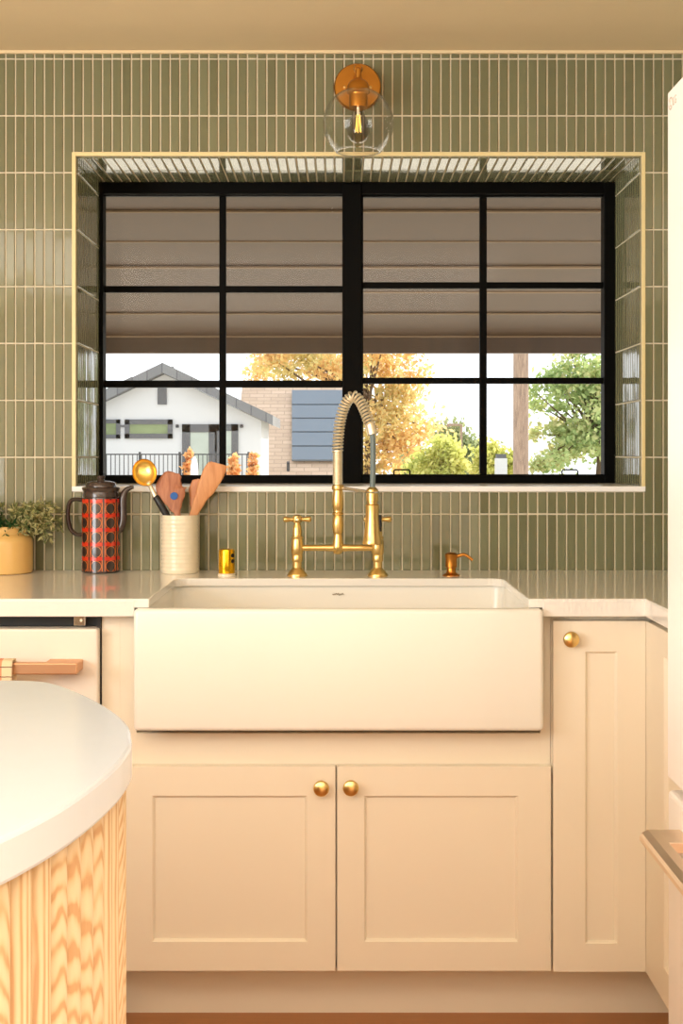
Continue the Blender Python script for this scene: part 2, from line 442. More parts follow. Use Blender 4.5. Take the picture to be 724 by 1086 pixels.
# ------------------------------------------------------------------ window
win = bpy.data.objects.new('window_1', None); COL.objects.link(win); win.location = ((OX0+OX1)/2, YW, OZ0); struct(win, 'black framed sliding window with twelve lights')
yw0, yw1 = YW, YW+.05
ym = YW+.022
b = B()
box(b, OX0, X(109.2, YW), yw0, yw1, OZ0, OZ1, .002); box(b, X(640.6, YW), OX1, yw0, yw1, OZ0, OZ1, .002)
box(b, OX0, OX1, yw0+.001, yw1, Z(205.5, YW), OZ1, .002); box(b, OX0, OX1, yw0+.001, yw1, OZ0, Z(504, YW), .002)
box(b, X(362.8, YW), X(383.5, YW), yw0-.004, yw1-.004, OZ0+.004, OZ1-.004, .003)
obj('window_frame', b, M['black'], win)
def sash(x0, x1, y0, y1, vx, hys, latches):
    b = B()
    xa, xb, za, zb = X(x0, ym), X(x1, ym), Z(y1, ym), Z(y0, ym)
    t = .008
    box(b, xa-t, xa, ym-.006, ym+.012, za-t, zb+t, .001); box(b, xb, xb+t, ym-.006, ym+.012, za-t, zb+t, .001)
    box(b, xa-t, xb+t, ym-.006, ym+.012, zb, zb+t, .001); box(b, xa-t, xb+t, ym-.006, ym+.012, za-t, za, .001)
    box(b, X(vx[0], ym), X(vx[1], ym), ym-.004, ym+.016, za, zb, .002)
    for h0, h1 in hys: box(b, xa, xb, ym-.003, ym+.015, Z(h1, ym), Z(h0, ym), .002)
    s = obj('sash', b, M['black'], win)
    g = B(); box(g, xa-.004, xb+.004, ym+.006, ym+.010, za-.004, zb+.004); p = obj('glass_pane', g, M['glass'], s); p['label'] = 'dusty clear glass'
    for la, lb, lt in latches:
        g = B(); yl = YW-.006
        pts = [W(la, 505, yl), W(la, lt+1.3, yl), W(la+1.3, lt, yl), W(lb-1.3, lt, yl), W(lb, lt+1.3, yl), W(lb, 505, yl)]
        tube(g, pts, .0022, 8); obj('latch_pull', g, M['black'], s, True)
sash(109.2, 362.8, 208.3, 505, (232.5, 239.5), ((303.3, 310.3), (403.5, 411)), ())
sash(385, 640.6, 209.3, 503, (508.5, 516), ((299.3, 306), (400.5, 407)), ((417.5, 434.5, 498.2), (595.8, 612.5, 498.2)))

# ------------------------------------------------------------------ countertop
YC = -.665                                       # counter front edge
SX0, SX1 = X(141, -.69), X(576.5, -.69)          # sink outside
CX0, CX1, CYB = -.3975, .3945, -.228             # cutout
KX = .638                                        # front edge of the return on the right
def countertop():
    b = B(); z0, z1 = CT-.019, CT
    r = .035; arc = [(PI/2*k/6) for k in range(7)]
    # outline with the cutout running to the front edge
    pts = [(-1.75, -.001), (-1.75, YC), (CX0, YC)]
    pts += [(CX0+r-r*math.cos(a), CYB-r+r*math.sin(a)) for a in arc]
    pts += [(CX1-r+r*math.sin(a), CYB-r+r*math.cos(a)) for a in arc]
    pts += [(CX1, YC), (KX, YC), (KX, -1.345), (RX1-.002, -1.345), (RX1-.002, -.001)]
    prism(b, pts, 'z', z0, z1)
    zl = CT-.0375                                # mitred front lip
    for xa, xb in ((-1.75, SX0-.0015), (SX1+.0015, KX+.02)): box(b, xa, xb, YC-.0008, YC+.02, zl, CT-.0034)
    box(b, KX-.0008, KX+.02, -1.345, YC+.01, zl, CT-.0034)
    return obj('countertop', b, M['quartz'], bevel=.002)
tag(countertop(), 'white quartz countertop running along the tiled wall and turning the right corner', 'countertop')

# ------------------------------------------------------------------ sink
sink = thing('farmhouse_sink', 'white fireclay apron-front farmhouse sink under the window', 'sink', ((SX0+SX1)/2, -.46, Z(776, -.69)))
def sink_mesh():
    b = B(); yf = -.69; zb = Z(776, yf); za = Z(646, yf); xa, xb = SX0, SX1
    box(b, xa, xb, yf, YC-.001, zb, za, .010, 4)                       # apron
    zr = CT-.0195; zi = zb+.035; w = .028
    xi0, xi1, yi0, yi1 = CX0-.004, CX1+.004, YC+.002, CYB+.010
    # bowl: outside box open on top, inside walls with a rounded bottom
    loops = []
    def ring(x0, x1, y0, y1, z, r, n=5):
        out = []
        for cx_, cy_, a0 in ((x1-r, y1-r, 0), (x0+r, y1-r, 90), (x0+r, y0+r, 180), (x1-r, y0+r, 270)):
            for k in range(n+1):
                a = math.radians(a0+90*k/n); out.append(b.verts.new((cx_+r*math.cos(a), cy_+r*math.sin(a), z)))
        return out
    yo0 = YC-.001
    R = [ring(xa+.004, xb-.004, yo0, yi1+w, zb+.002, .012), ring(xa+.004, xb-.004, yo0, yi1+w, zr, .012),
         ring(xi0, xi1, yi0, yi1, zr, .03), ring(xi0+.006, xi1-.006, yi0+.006, yi1-.006, zi+.03, .035),
         ring(xi0+.02, xi1-.02, yi0+.02, yi1-.02, zi+.006, .04), ring(xi0+.05, xi1-.05, yi0+.05, yi1-.05, zi, .04)]
    for A, Q in zip(R, R[1:]):
        for k in range(len(A)): b.faces.new((A[k], A[(k+1) % len(A)], Q[(k+1) % len(A)], Q[k]))
    b.faces.new(R[-1]); b.faces.new(R[0][::-1])
    return b
obj('basin', sink_mesh(), M['fireclay'], sink, True, autos=35)
b = B()                                                             # small brown cursive maker's mark on the inside back wall
ymk = CYB+.006
pts = []
for k in range(61):
    t = k/60; px = 352.5+12*t; py = 630.3+.75*math.sin(t*34)+.5*math.sin(t*11+1)-(.9 if t < .08 or .5 < t < .56 else 0)
    pts.append(W(px, py, ymk))
tube(b, pts, .0007, 5)
mk = obj('maker_mark', b, M['inkmark'], sink); mk['label'] = 'small brown cursive mark'
b = B(); lathe(b, [(0, 0), (.045, 0), (.045, .004), (.03, .003), (.028, -.0), (0, -.0)][:4] + [(.0, .002)], Matrix.Translation((0, -.45, Z(776, -.69)+.0352)), 24)
obj('drain', b, M['brass'], sink, True)

# ------------------------------------------------------------------ cabinets
YD = -.64; YF = -.618                             # door face and face frame
def nested(b, fn, loops):
    rings = []
    for u0, u1, v0, v1, n in loops:
        rings.append([b.verts.new(fn(u, v, n)) for u, v in ((u0, v0), (u1, v0), (u1, v1), (u0, v1))])
    for A, Q in zip(rings, rings[1:]):
        for k in range(4): b.faces.new((A[k], A[(k+1) % 4], Q[(k+1) % 4], Q[k]))
    b.faces.new(rings[0][::-1]); b.faces.new(rings[-1])
def shaker(fn, u0, u1, v0, v1, p, th=.02, rec=.008):
    """shaker door: outer slab with a recessed panel p = (pu0, pu1, pv0, pv1); n = 0 is the face, negative is into the cabinet"""
    b = B(); e = .0009; c = .005
    a0, a1, c0, c1 = p
    nested(b, fn, [(u0, u1, v0, v1, -th), (u0, u1, v0, v1, -e), (u0+e, u1-e, v0+e, v1-e, 0), (a0, a1, c0, c1, 0),
                   (a0+c*.35, a1-c*.35, c0+c*.35, c1-c*.35, -.0025), (a0+c*.5, a1-c*.5, c0+c*.5, c1-c*.5, -.003), (a0+c, a1-c, c0+c, c1-c, -rec)])
    return b
front = lambda u, v, n: Vector((u, YD-n, v))
def knob(cx, cz, parent):
    b = B(); Mx = Matrix.Translation((cx, YD, cz)) @ Matrix.Rotation(PI/2, 4, 'X')
    lathe(b, [(.0, 0), (.0075, 0), (.0068, .006), (.0072, .011), (.013, .0125), (.0165, .016), (.0168, .0195), (.0152, .0225), (.0145, .0228), (.0095, .0262), (.004, .0272), (0, .0274)], Mx, 28)
    k = obj('knob', b, M['brass'], parent, True); k['label'] = 'round brushed brass knob'
dz0, dz1 = Z(1030, YD), Z(813, YD)
XS0, XS1 = X(108, YF), X(585, YD)
sc = thing('sink_cabinet', 'cream two-door shaker base cabinet under the farmhouse sink', 'cabinet', ((XS0+XS1)/2, -.32, 0))
b = B()
zs = Z(777, YF)-.001
box(b, XS0, SX0-.004, YF, -.02, .125, CT-.0385); box(b, SX1+.004, XS1, YF, -.02, .125, CT-.0385)
box(b, SX0-.004, SX1+.004, YF, YF+.02, dz0, zs); box(b, SX0-.004, SX1+.004, -.10, -.02, .125, zs)
box(b, SX0-.004, SX1+.004, YF, -.02, .125, .145)
box(b, X(127, YF)-.0004, X(127, YF)+.0004, YF-.0006, YF, .16, CT-.04)
obj('cabinet_body', b, M['cream'], sc, bevel=.0008)
xl0, xl1, xr0, xr1 = X(131.5, YD), X(355.6, YD), X(357.4, YD), X(584, YD)
pz0, pz1 = Z(999, YD), Z(844, YD)
d = obj('door', shaker(front, xl0, xl1, dz0, dz1, (X(161.5, YD), X(325.5, YD), pz0, pz1)), M['cream'], sc); knob(X(340.6, YD), Z(834, YD), d)
d = obj('door', shaker(front, xr0, xr1, dz0, dz1, (X(386, YD), X(549, YD), pz0, pz1)), M['cream'], sc); knob(X(371.8, YD), Z(833.5, YD), d)
xn0, xn1 = X(586.5, YD), .6442
nc = thing('narrow_cabinet', 'narrow tall-doored cream base cabinet in the corner right of the sink', 'cabinet', ((xn0+xn1)/2, -.32, 0))
b = B(); box(b, XS1+.001, .662, YF, -.02, .125, CT-.0385); obj('cabinet_body', b, M['cream'], nc)
zt = Z(658.5, YD)
d = obj('door', shaker(front, xn0, xn1, Z(1031, YD), zt, (X(620.5, YD), X(654.5, YD), Z(1001, YD), Z(691, YD))), M['cream'], nc); knob(X(604, YD), Z(677, YD), d)
XR = .6445
rc = thing('corner_cabinet', 'cream shaker base cabinet facing left between the corner and the fridge', 'cabinet', (.95, -1.0, 0))
b = B(); box(b, .665, RX1-.02, -1.34, -.66, .125, CT-.0385); obj('cabinet_body', b, M['cream'], rc)
side = lambda u, v, n: Vector((XR-n, u, v))
obj('door', shaker(side, -1.335, YD+.012, Z(1031, YD), zt, (-1.265, -.79, .197, .815)), M['cream'], rc)
b = B(); box(b, -.5, .73, -.5415, -.53, 0, .1245); box(b, .73, .74, -1.34, -.53, 0, .1245)
struct(obj('baseboard_back', b, M['creamb']), 'cream toe kick board under the cabinets')

# dishwasher
dwx0, dwx1 = -1.113, X(103.5, -.65)
dw = thing('dishwasher', 'cream dishwasher with a bronze bar handle left of the sink', 'dishwasher', ((dwx0+dwx1)/2, -.35, 0))
b = B(); box(b, dwx0-.006, XS0-.001, -.60, -.03, .0, CT-.040); box(b, XS0-.010, XS0-.001, -.625, -.60, .1, CT-.040); obj('tub', b, M['darkgap'], dw)
b = B(); box(b, dwx0, dwx1, -.65, -.602, .1, Z(667, -.65), .005, 3); dwd = obj('door_panel', b, M['dish'], dw)
b = B(); box(b, dwx0, dwx1, -.612, -.602, Z(667, -.65)+.001, CT-.042, .001); obj('control_strip', b, M['darkgap'], dw)
b = B(); box(b, X(80, -.615), X(92, -.615), -.632, -.6125, Z(662.5, -.615), CT-.0385, .001); tube(b, [W(86, 658, -.632), W(86, 658, -.634)], .003, 10); obj('mounting_bracket', b, M['chrome'], dw)
b = B(); yh0, yh1 = -.715, -.693
hz0, hz1 = Z(715.5, yh0), Z(703.5, yh0)
hx1 = X(81.5, yh0)
box(b, dwx0+.04, hx1, yh0, yh1, hz0, hz1, .002); box(b, hx1-.07, hx1, yh1-.004, -.65, hz0+.001, hz1-.001, .002); box(b, dwx0+.04, dwx0+.11, yh1-.004, -.65, hz0+.001, hz1-.001, .002)
hd = obj('handle', b, M['copper'], dw); hd['label'] = 'square bronze bar handle'
# towel draped over the bar
def towel():
    b = B(); x0, x1 = -.80, X(13.5, yh0); n = 26
    yc = (yh0+yh1)/2
    prof = [(yh0-.006, hz0-.28), (yh0-.007, hz0-.14), (yh0-.006, hz0-.03), (yh0-.006, hz1-.004), (yh0-.003, hz1+.005), (yc, hz1+.007), (yh1+.002, hz1+.005), (yh1+.005, hz1-.004), (yh1+.006, hz0-.05), (yh1+.006, hz0-.22)]
    rows = [[b.verts.new((x0+(x1-x0)*i/n+.001*math.sin(z*90), y-.0035*abs(math.sin(i*.9))*(1 if k < 4 else .0), z)) for i in range(n+1)] for k, (y, z) in enumerate(prof)]
    for A, Q in zip(rows, rows[1:]):
        for i in range(n): b.faces.new((A[i], A[i+1], Q[i+1], Q[i]))
    o = obj('dish_towel', b, M['towel'], None, True)
    m = o.modifiers.new('s', 'SOLIDIFY'); m.thickness = .003; m.offset = 0
    return o
tag(towel(), 'cream plaid dish towel with red and dark lines hung over the dishwasher handle', 'towel')
# base cabinet carrying the counter beyond the dishwasher
lc = thing('base_cabinet', 'cream shaker base cabinet left of the dishwasher', 'cabinet', (-1.43, -.32, 0))
b = B(); box(b, -1.74, dwx0-.008, YF, -.02, 0, CT-.0385); obj('cabinet_body', b, M['cream'], lc)
d = obj('door', shaker(front, -1.73, -1.125, dz0, zt, (-1.67, -1.185, dz0+.06, zt-.06)), M['cream'], lc); knob(-1.16, .80, d)

# ------------------------------------------------------------------ island
half = [(-.2150, 1.300), (-.2165, 1.345), (-.2213, 1.375), (-.2340, 1.437), (-.2576, 1.502), (-.2955, 1.580), (-.3335, 1.645), (-.371, 1.697), (-.402, 1.722), (-.452, 1.7295), (-.52, 1.731)]
near = [(-.2165, 1.2515), (-.225, 1.175), (-.240, 1.098), (-.267, 1.0155), (-.305, .945), (-.36, .895), (-.43, .875), (-.52, .872)]
def island_outline():
    c = [(p[0], p[1]+CAMY) for p in near[::-1]] + [(p[0], p[1]+CAMY) for p in half]
    path = [(p.x, p.y) for p in smooth_path([(x, y, 0) for x, y in c], 150)]
    return path
OUT = island_outline()
IX0 = -1.75
b = B(); prism(b, OUT+[(IX0, OUT[-1][1]), (IX0, OUT[0][1])], 'z', CT-.0385, CT)
tag(obj('island_worktop', b, M['quartz2'], bevel=.004), 'white quartz worktop with rounded end on the reeded island', 'worktop')
def island_body():
    b = B(); lay = b.loops.layers.float_color.new('tint'); zt_, zb_ = CT-.0387, .0
    base = [Vector((x, y)) for x, y in [(IX0+.01, OUT[0][1])] + OUT + [(IX0+.01, OUT[-1][1])]]
    # inset and resample
    L = [0]
    for p, q in zip(base, base[1:]): L.append(L[-1]+(q-p).length)
    def at(s):
        s = min(max(s, 0), L[-1]-1e-6)
        for k in range(len(L)-1):
            if L[k+1] >= s:
                t = (s-L[k])/(L[k+1]-L[k]); p = base[k].lerp(base[k+1], t); break
        q0 = base[max(k-1, 0)]; q1 = base[min(k+2, len(base)-1)]; d = (q1-q0).normalized()
        return p, Vector((d.y, -d.x))
    n = round(L[-1]/.0335); pit = L[-1]/n; sub = 8; prev = None; cols = []
    for i in range(n):
        r = random.random()
        for k in range(sub+(1 if i == n-1 else 0)):
            t = k/sub; p, nr = at((i+t)*pit)
            bulge = .0115*math.sqrt(max(0, 1-(2*t-1)**2))
            q = p-nr*(.0175-bulge)
            cols.append((q, r, t))
    V = [(b.verts.new((q.x, q.y, zb_)), b.verts.new((q.x, q.y, zt_))) for q, r, t in cols]
    for k in range(len(V)-1):
        f = b.faces.new((V[k][0], V[k+1][0], V[k+1][1], V[k][1])); f.smooth = True
        r = cols[k][1]; t0 = cols[k][2]; t1 = cols[k+1][2] or 1.0
        for l in f.loops: l[lay] = (r, t0 if l.vert in V[k] else t1, 0, 1)
    b.faces.new((V[-1][0], V[0][0], V[0][1], V[-1][1]))
    b.faces.new([v[1] for v in V]); b.faces.new([v[0] for v in V][::-1])
    for k, e in enumerate(b.edges):
        pass
    o = obj('kitchen_island', b, M['oak'])
    for p in o.data.polygons: p.use_smooth = len(p.vertices) == 4
    return o
tag(island_body(), 'kitchen island with a rounded end of reeded blond oak', 'island')

# ------------------------------------------------------------------ fridge
FX0, FY1, FY0, FT = .507, -1.36, -2.27, 1.779
fz = .715
fr = thing('refrigerator', 'tall white refrigerator at the right, its doors facing left', 'refrigerator', (.9, -1.815, 0))
b = B(); box(b, FX0+.075, RX1-.02, FY0+.005, FY1-.005, .03, FT-.01, .004); box(b, FX0+.12, RX1-.06, FY0+.03, FY1-.03, 0, .03); obj('case', b, M['gap'], fr)
ymid = (FY0+FY1)/2
b = B(); box(b, FX0, FX0+.07, ymid+.003, FY1, fz+.004, FT, .004, 3); d1 = obj('door', b, M['fridge'], fr)
b = B(); box(b, FX0, FX0+.07, FY0, ymid-.003, fz+.004, FT, .004, 3); obj('door', b, M['fridge'], fr)
b = B(); box(b, FX0, FX0+.07, FY0, FY1, .06, fz-.014, .008, 3); dr = obj('drawer', b, M['fridge'], fr)
# freezer drawer handle: deep bar parallel to the drawer face with two mounts
b = B()
hx, hzt = .447, Z(879.5, -1.434)
prof = [(FX0-.002, hzt), (hx+.010, hzt), (hx, hzt-.008), (hx, hzt-.020), (hx+.004, hzt-.026), (hx+.022, hzt-.026), (hx+.026, hzt-.010), (FX0-.002, hzt-.008)]
yA, yB = -1.434, -2.20
prism(b, [(p[0], p[1]) for p in [(hx+.012, hzt), (hx+.003, hzt-.005), (hx, hzt-.010), (hx, hzt-.0165), (hx+.003, hzt-.0195), (hx+.026, hzt-.0195), (hx+.030, hzt-.015), (hx+.030, hzt-.004), (hx+.027, hzt)]], 'y', yB, yA)
for ya in (yA-.066, yB+.0):
    box(b, hx+.012, FX0+.001, ya, ya+.066, hzt-.016, hzt-.0002, .001)
h = obj('handle', b, M['steel'], dr, bevel=.001); h['label'] = 'bronzed steel bar handle'
# logo on the upper door: ring emblem and letters, facing left
def logo():
    c = bpy.data.curves.new('lettering', 'FONT'); c.body = 'LG'; c.size = .018; c.extrude = .0004; c.align_x = 'LEFT'
    tmp = bpy.data.objects.new('tmp', c); COL.objects.link(tmp)
    dg = bpy.context.evaluated_depsgraph_get(); me = bpy.data.meshes.new_from_object(tmp.evaluated_get(dg))
    b = B(); b.from_mesh(me); bpy.data.objects.remove(tmp); bpy.data.meshes.remove(me)
    # text x runs towards the camera, glyph up is z, facing -x
    Rm = Matrix(((0, 0, -1, 0), (-1, 0, 0, 0), (0, 1, 0, 0), (0, 0, 0, 1)))
    yb, zb = FY1-.034, 1.749
    for v in b.verts: v.co = Rm @ v.co + Vector((FX0-.0003, yb, zb))
    ring = []; cy_, cz_ = FY1-.022, zb+.007
    tube(b, [Vector((FX0-.0003, cy_+.009*math.cos(a*PI/12), cz_+.009*math.sin(a*PI/12))) for a in range(25)], .0009, 6, cap=False)
    tube(b, [Vector((FX0-.0003, cy_+.001, cz_+.005)), Vector((FX0-.0003, cy_+.001, cz_-.004)), Vector((FX0-.0003, cy_-.004, cz_-.004))], .0009, 6)
    return b
lg = obj('logo', logo(), M['logo'], d1); lg['label'] = 'small grey round emblem and letters'

# ------------------------------------------------------------------ wall light
yl = -.118
ws = thing('wall_light', 'brass wall light with a clear glass globe above the window', 'wall light', (X(379, 0), 0, Z(93, 0)))
b = B(); cxp, czp = X(379, -.01), Z(92.5, -.01)
My = lambda x, y, z: Matrix.Translation((x, y, z)) @ Matrix.Rotation(PI/2, 4, 'X')
lathe(b, [(0, 0), (.061, 0), (.061, .010), (.058, .015), (0, .016)], My(cxp, -.003, czp), 48); obj('backplate', b, M['sconce'], ws, True)
for sx in (-.036, .036):
    b = B(); lathe(b, [(0, 0), (.0042, 0), (.0042, .004), (.002, .0065), (0, .007)], My(cxp+sx*.92, -.018, czp-.003), 14); obj('screw', b, M['brass'], ws, True)
zg = Z(131, yl); xg = X(379.8, yl); zk = Z(72.5, -.09)
b = B(); lathe(b, [(0, 0), (.009, 0), (.0105, .005), (.0105, .012), (.007, .02), (.007, .07), (.011, .078), (.012, .088), (.009, .097), (0, .1)], My(cxp, -.018, zk-.006), 20)
tube(b, [(cxp, -.105, zk-.006), (xg, yl, zk-.012), (xg, yl, zg+.079)], .0075, 14); obj('arm', b, M['sconce'], ws, True)
b = B(); lathe(b, [(.0, .113), (.010, .113), (.012, .110), (.019, .107), (.0245, .101), (.0275, .093), (.029, .083), (.029, .077), (.0235, .074), (.0225, .070), (.0235, .066), (.022, .040), (.0, .040)], Matrix.Translation((xg, yl, zg)), 32); obj('socket', b, M['sconce'], ws, True)
b = B(); R = .0895
prof = [(R*math.sin(t), R*math.cos(t)) for t in [math.radians(15+ (142-15)*k/26) for k in range(27)]]
lathe(b, prof, Matrix.Translation((xg, yl, zg)), 48, cap=False); lathe(b, [(prof[-1][0]-.0005, prof[-1][1]), (prof[-1][0]+.0012, prof[-1][1]-.0012), (prof[-1][0]-.0022, prof[-1][1]-.0012)], Matrix.Translation((xg, yl, zg)), 48, cap=False)
g = obj('glass_globe', b, M['globe'], ws, True, autos=180); m = g.modifiers.new('s', 'SOLIDIFY'); m.thickness = .0022; m.offset = -1
b = B(); lathe(b, [(.012, .042), (.0125, .034), (.015, .022), (.022, .008), (.0285, -.008), (.0295, -.02), (.0265, -.034), (.018, -.044), (.007, -.049), (0, -.0495)], Matrix.Translation((xg, yl, zg)), 32, cap=False); bl = obj('bulb', b, M['bulb'], ws, True)
b = B()
for k in range(5):
    a = k*2*PI/5; tube(b, [(xg+.004*math.cos(a), yl+.004*math.sin(a), zg+.022), (xg+.0075*math.cos(a+.4), yl+.0075*math.sin(a+.4), zg-.022)], .0011, 6)
f_ = obj('filament', b, M['filament'], bl)
b = B(); tube(b, [(xg, yl, zg+.045), (xg, yl, zg+.02)], .004, 8); obj('filament_stem', b, M['brass_pale'], bl)

# ------------------------------------------------------------------ bridge faucet
yq = -.165; S = F/(yq-CAMY)
fa = thing('bridge_faucet', 'brass bridge faucet with a tall spring spout behind the sink', 'faucet', (X(358, yq), yq, CT))
def tap(px):
    x = X(px, yq); b = B()
    P = [(0, 0), (10.6, 0), (10.8, 1.2), (9.8, 3), (7.6, 6), (6.0, 7.6), (4.8, 9), (4.8, 15), (5.6, 15.6), (5.9, 17), (5.9, 22), (5.2, 23.2)]
    lathe(b, [(r/S, z/S) for r, z in P]+[(0, 23.4/S)], Matrix.Translation((x, yq, CT)), 28)
    obj('foot', b, M['brass'], fa, True)
    b = B(); z0 = Z(588.5, yq)
    P = [(0, 0), (5.4, 0), (6.4, 2), (6.6, 8), (6.4, 14), (5.8, 17), (6.4, 17.8), (6.4, 19.4), (5.0, 20.2), (4.9, 28), (4.4, 30), (3.2, 33), (3.2, 36), (0, 36)]
    lathe(b, [(r/S, z/S) for r, z in P], Matrix.Translation((x, yq, z0)), 24)
    bd = obj('valve_body', b, M['brass'], fa, True)
    b = B(); zc = Z(550.8, yq)
    lathe(b, [(0, -4/S), (4.5/S, -3.5/S), (5.4/S, 0), (4.6/S, 3.4/S), (2.6/S, 4.8/S), (0, 5.1/S)], Matrix.Translation((x, yq, zc)), 20)
    for k in range(4):
        a = k*PI/2+.12; dv = Vector((math.cos(a), math.sin(a), 0)); c = Vector((x, yq, zc))
        ds = [2, 5, 8, 10.5, 12.5, 14.4, 15.4]; rs = [2.4, 2.2, 2.3, 2.9, 3.3, 2.6, .6]
        tube(b, [c+dv*(q/S) for q in ds], [r/S for r in rs], 12)
    obj('cross_handle', b, M['brass'], fa, True)
tap(315); tap(400.3)
b = B(); zbz = Z(581, yq)
tube(b, [(X(316, yq), yq, zbz), (X(344, yq), yq, zbz), (X(352, yq), yq, zbz), (X(366, yq), yq, zbz), (X(374, yq), yq, zbz), (X(399, yq), yq, zbz)], [3.3/S, 3.4/S, 3.9/S, 3.9/S, 3.4/S, 3.3/S], 18); obj('bridge', b, M['brass'], fa, True)
b = B(); xr = X(358.2, yq); z0 = Z(588, yq)
P = [(0, 0), (3, .3), (4.6, 1.6), (5.2, 3.5), (6.0, 6), (6.2, 9), (5.6, 13), (4.7, 19), (4.3, 21.5), (5.0, 22.3), (5.3, 24), (6.0, 30), (6.1, 34), (5.4, 39), (4.5, 41.5), (6.0, 42.3), (6.2, 44), (5.0, 45), (4.8, 47), (5.2, 48), (6.1, 53), (6.2, 58), (5.6, 65), (5.2, 68), (6.4, 69), (6.6, 70.5), (6.6, 73), (5.6, 74), (0, 74)]
lathe(b, [(r/S, z/S) for r, z in P], Matrix.Translation((xr, yq, z0)), 28); obj('riser', b, M['brass'], fa, True)
b = B(); zc0, zc1 = Z(514.5, yq), Z(479, yq); prof = [(0, 0)]; nn = 22
for k in range(nn):
    z = (zc1-zc0)*k/nn; hgt = (zc1-zc0)/nn
    prof += [(4.7/S, z), (5.15/S, z+hgt*.25), (5.2/S, z+hgt*.5), (5.15/S, z+hgt*.75)]
prof += [(4.7/S, zc1-zc0), (0, zc1-zc0)]
lathe(b, prof, Matrix.Translation((X(357.9, yq), yq, zc0)), 20); obj('coil_sleeve', b, M['brass_pale'], fa, True, autos=60)
# arc of the spring spout, swinging right and a little towards the sink
FWD = .055
def arcpt(px, py):
    t = (px-357.7)/(394.5-357.7); return W(px, py, yq-FWD*t)
arc = smooth_path([arcpt(*p) for p in ((357.7, 480), (358.3, 468), (359.8, 452), (362.6, 438), (367.3, 426.5), (374, 420), (380.5, 424), (385.8, 433.5), (389.8, 444), (392, 450))], 220)
b = B(); tube(b, arc, 2.9/S, 10); core = obj('inner_hose', b, M['hose'], fa, True)
def helix(path, R, turns_per_m, rad):
    b = B(); n = len(path); pts = []; ph = 0; up = Vector((0, 1, 0)); Ld = 0
    L = [0]
    for p, q in zip(path, path[1:]): L.append(L[-1]+(q-p).length)
    tot = L[-1]; turns = tot*turns_per_m; m = int(turns*12); k = 0
    for i in range(m+1):
        s = tot*i/m
        while k < n-2 and L[k+1] < s: k += 1
        t = (s-L[k])/max(1e-9, L[k+1]-L[k]); c = path[k].lerp(path[k+1], t); T_ = (path[k+1]-path[k]).normalized()
        nr = (up-T_*up.dot(T_)).normalized(); bi = T_.cross(nr); a = 2*PI*turns*i/m
        pts.append(c+(nr*math.cos(a)+bi*math.sin(a))*R)
    tube(b, pts, rad, 6); return b
sp = obj('spring', helix(arc, 5.0/S, 1/(3.5/S), .95/S*1.3), M['brass_pale'], fa, True); sp['label'] = 'pale open coil spring'
ysp = yq-FWD
b = B(); pe = arcpt(392, 449); pf = arcpt(394.8, 461)
tube(b, [pe, pe.lerp(pf, .08), pe.lerp(pf, .1), pf], [5.6/S, 5.7/S, 5.3/S, 5.2/S], 18); obj('spring_collar', b, M['brass_pale'], fa, True)
S2 = F/(ysp-CAMY)
b = B(); tube(b, smooth_path([pe, W(394.9, 462, ysp), W(395.4, 480, ysp), W(395.3, 500, ysp), W(394.9, 519, ysp)], 24), 2.9/S2, 12); obj('hose', b, M['hose'], fa, True)
b = B(); P = [(0, 0), (9.2, 0), (10.4, .8), (10.5, 3), (9.6, 5.5), (8.6, 12), (7.6, 22), (7.0, 32), (7.1, 40), (7.3, 42), (5.6, 43), (5.6, 45.5), (6.4, 46), (6.4, 58), (5, 59.5), (3.2, 61), (0, 61)]
lathe(b, [(r/S2, z/S2) for r, z in P], Matrix.Translation((X(394.6, ysp), ysp, Z(577.5, ysp))), 28); sph = obj('spray_head', b, M['brass'], fa, True); sph['label'] = 'flared brass spray head'
b = B(); box(b, X(400.4, ysp), X(404.5, ysp), ysp-.004, ysp+.006, Z(564, ysp), Z(546, ysp), .003); obj('trigger', b, M['blackhandle'], sph)
b = B(); a0 = W(362, 517.5, yq-.004); a1 = W(389.5, 521.5, ysp+.002)
tube(b, [a0, a0.lerp(a1, .5), a1], [.0048, .0036, .0036], 10)
tube(b, [Vector((X(394.6, ysp)+6.9/S2*math.cos(t*PI/10), ysp+6.9/S2*math.sin(t*PI/10), Z(522, ysp))) for t in range(21)], .0022, 8, cap=False)
h = obj('holder_arm', b, M['chrome'], fa, True); h['label'] = 'slim silver holder arm'

# soap dispenser
yo = -.155; So = F/(yo-CAMY); cx_ = X(478.3, yo)
so = thing('soap_dispenser', 'small aged brass soap dispenser pump right of the faucet', 'soap dispenser', (cx_, yo, CT))
b = B(); P = [(0, 0), (9.2, 0), (9.3, .8), (7.8, 1.8), (5.6, 3.2), (5.0, 4.2), (4.9, 8.6), (0, 8.8)]
lathe(b, [(r/So, z/So) for r, z in P], Matrix.Translation((cx_, yo, CT)), 26); obj('base', b, M['brass_dark'], so, True)
b = B(); P = [(0, 8.8), (5.2, 8.8), (6.2, 9.2), (6.1, 13), (6.0, 18), (6.6, 21), (6.7, 22.6), (5.2, 24), (2, 24.8), (0, 25)]
lathe(b, [(r/So, z/So) for r, z in P], Matrix.Translation((cx_, yo, CT)), 26)
pts = smooth_path([(cx_+4/So, yo, CT+19.5/So), (cx_+9/So, yo-.002, CT+21.5/So), (cx_+14/So, yo-.004, CT+22.3/So), (cx_+18.5/So, yo-.006, CT+19.8/So), (cx_+22.3/So, yo-.008, CT+16.6/So)], 16)
tube(b, pts, [1.9/So]*8+[1.6/So]*9, 12); obj('pump_head', b, M['brass_dark'], so, True)

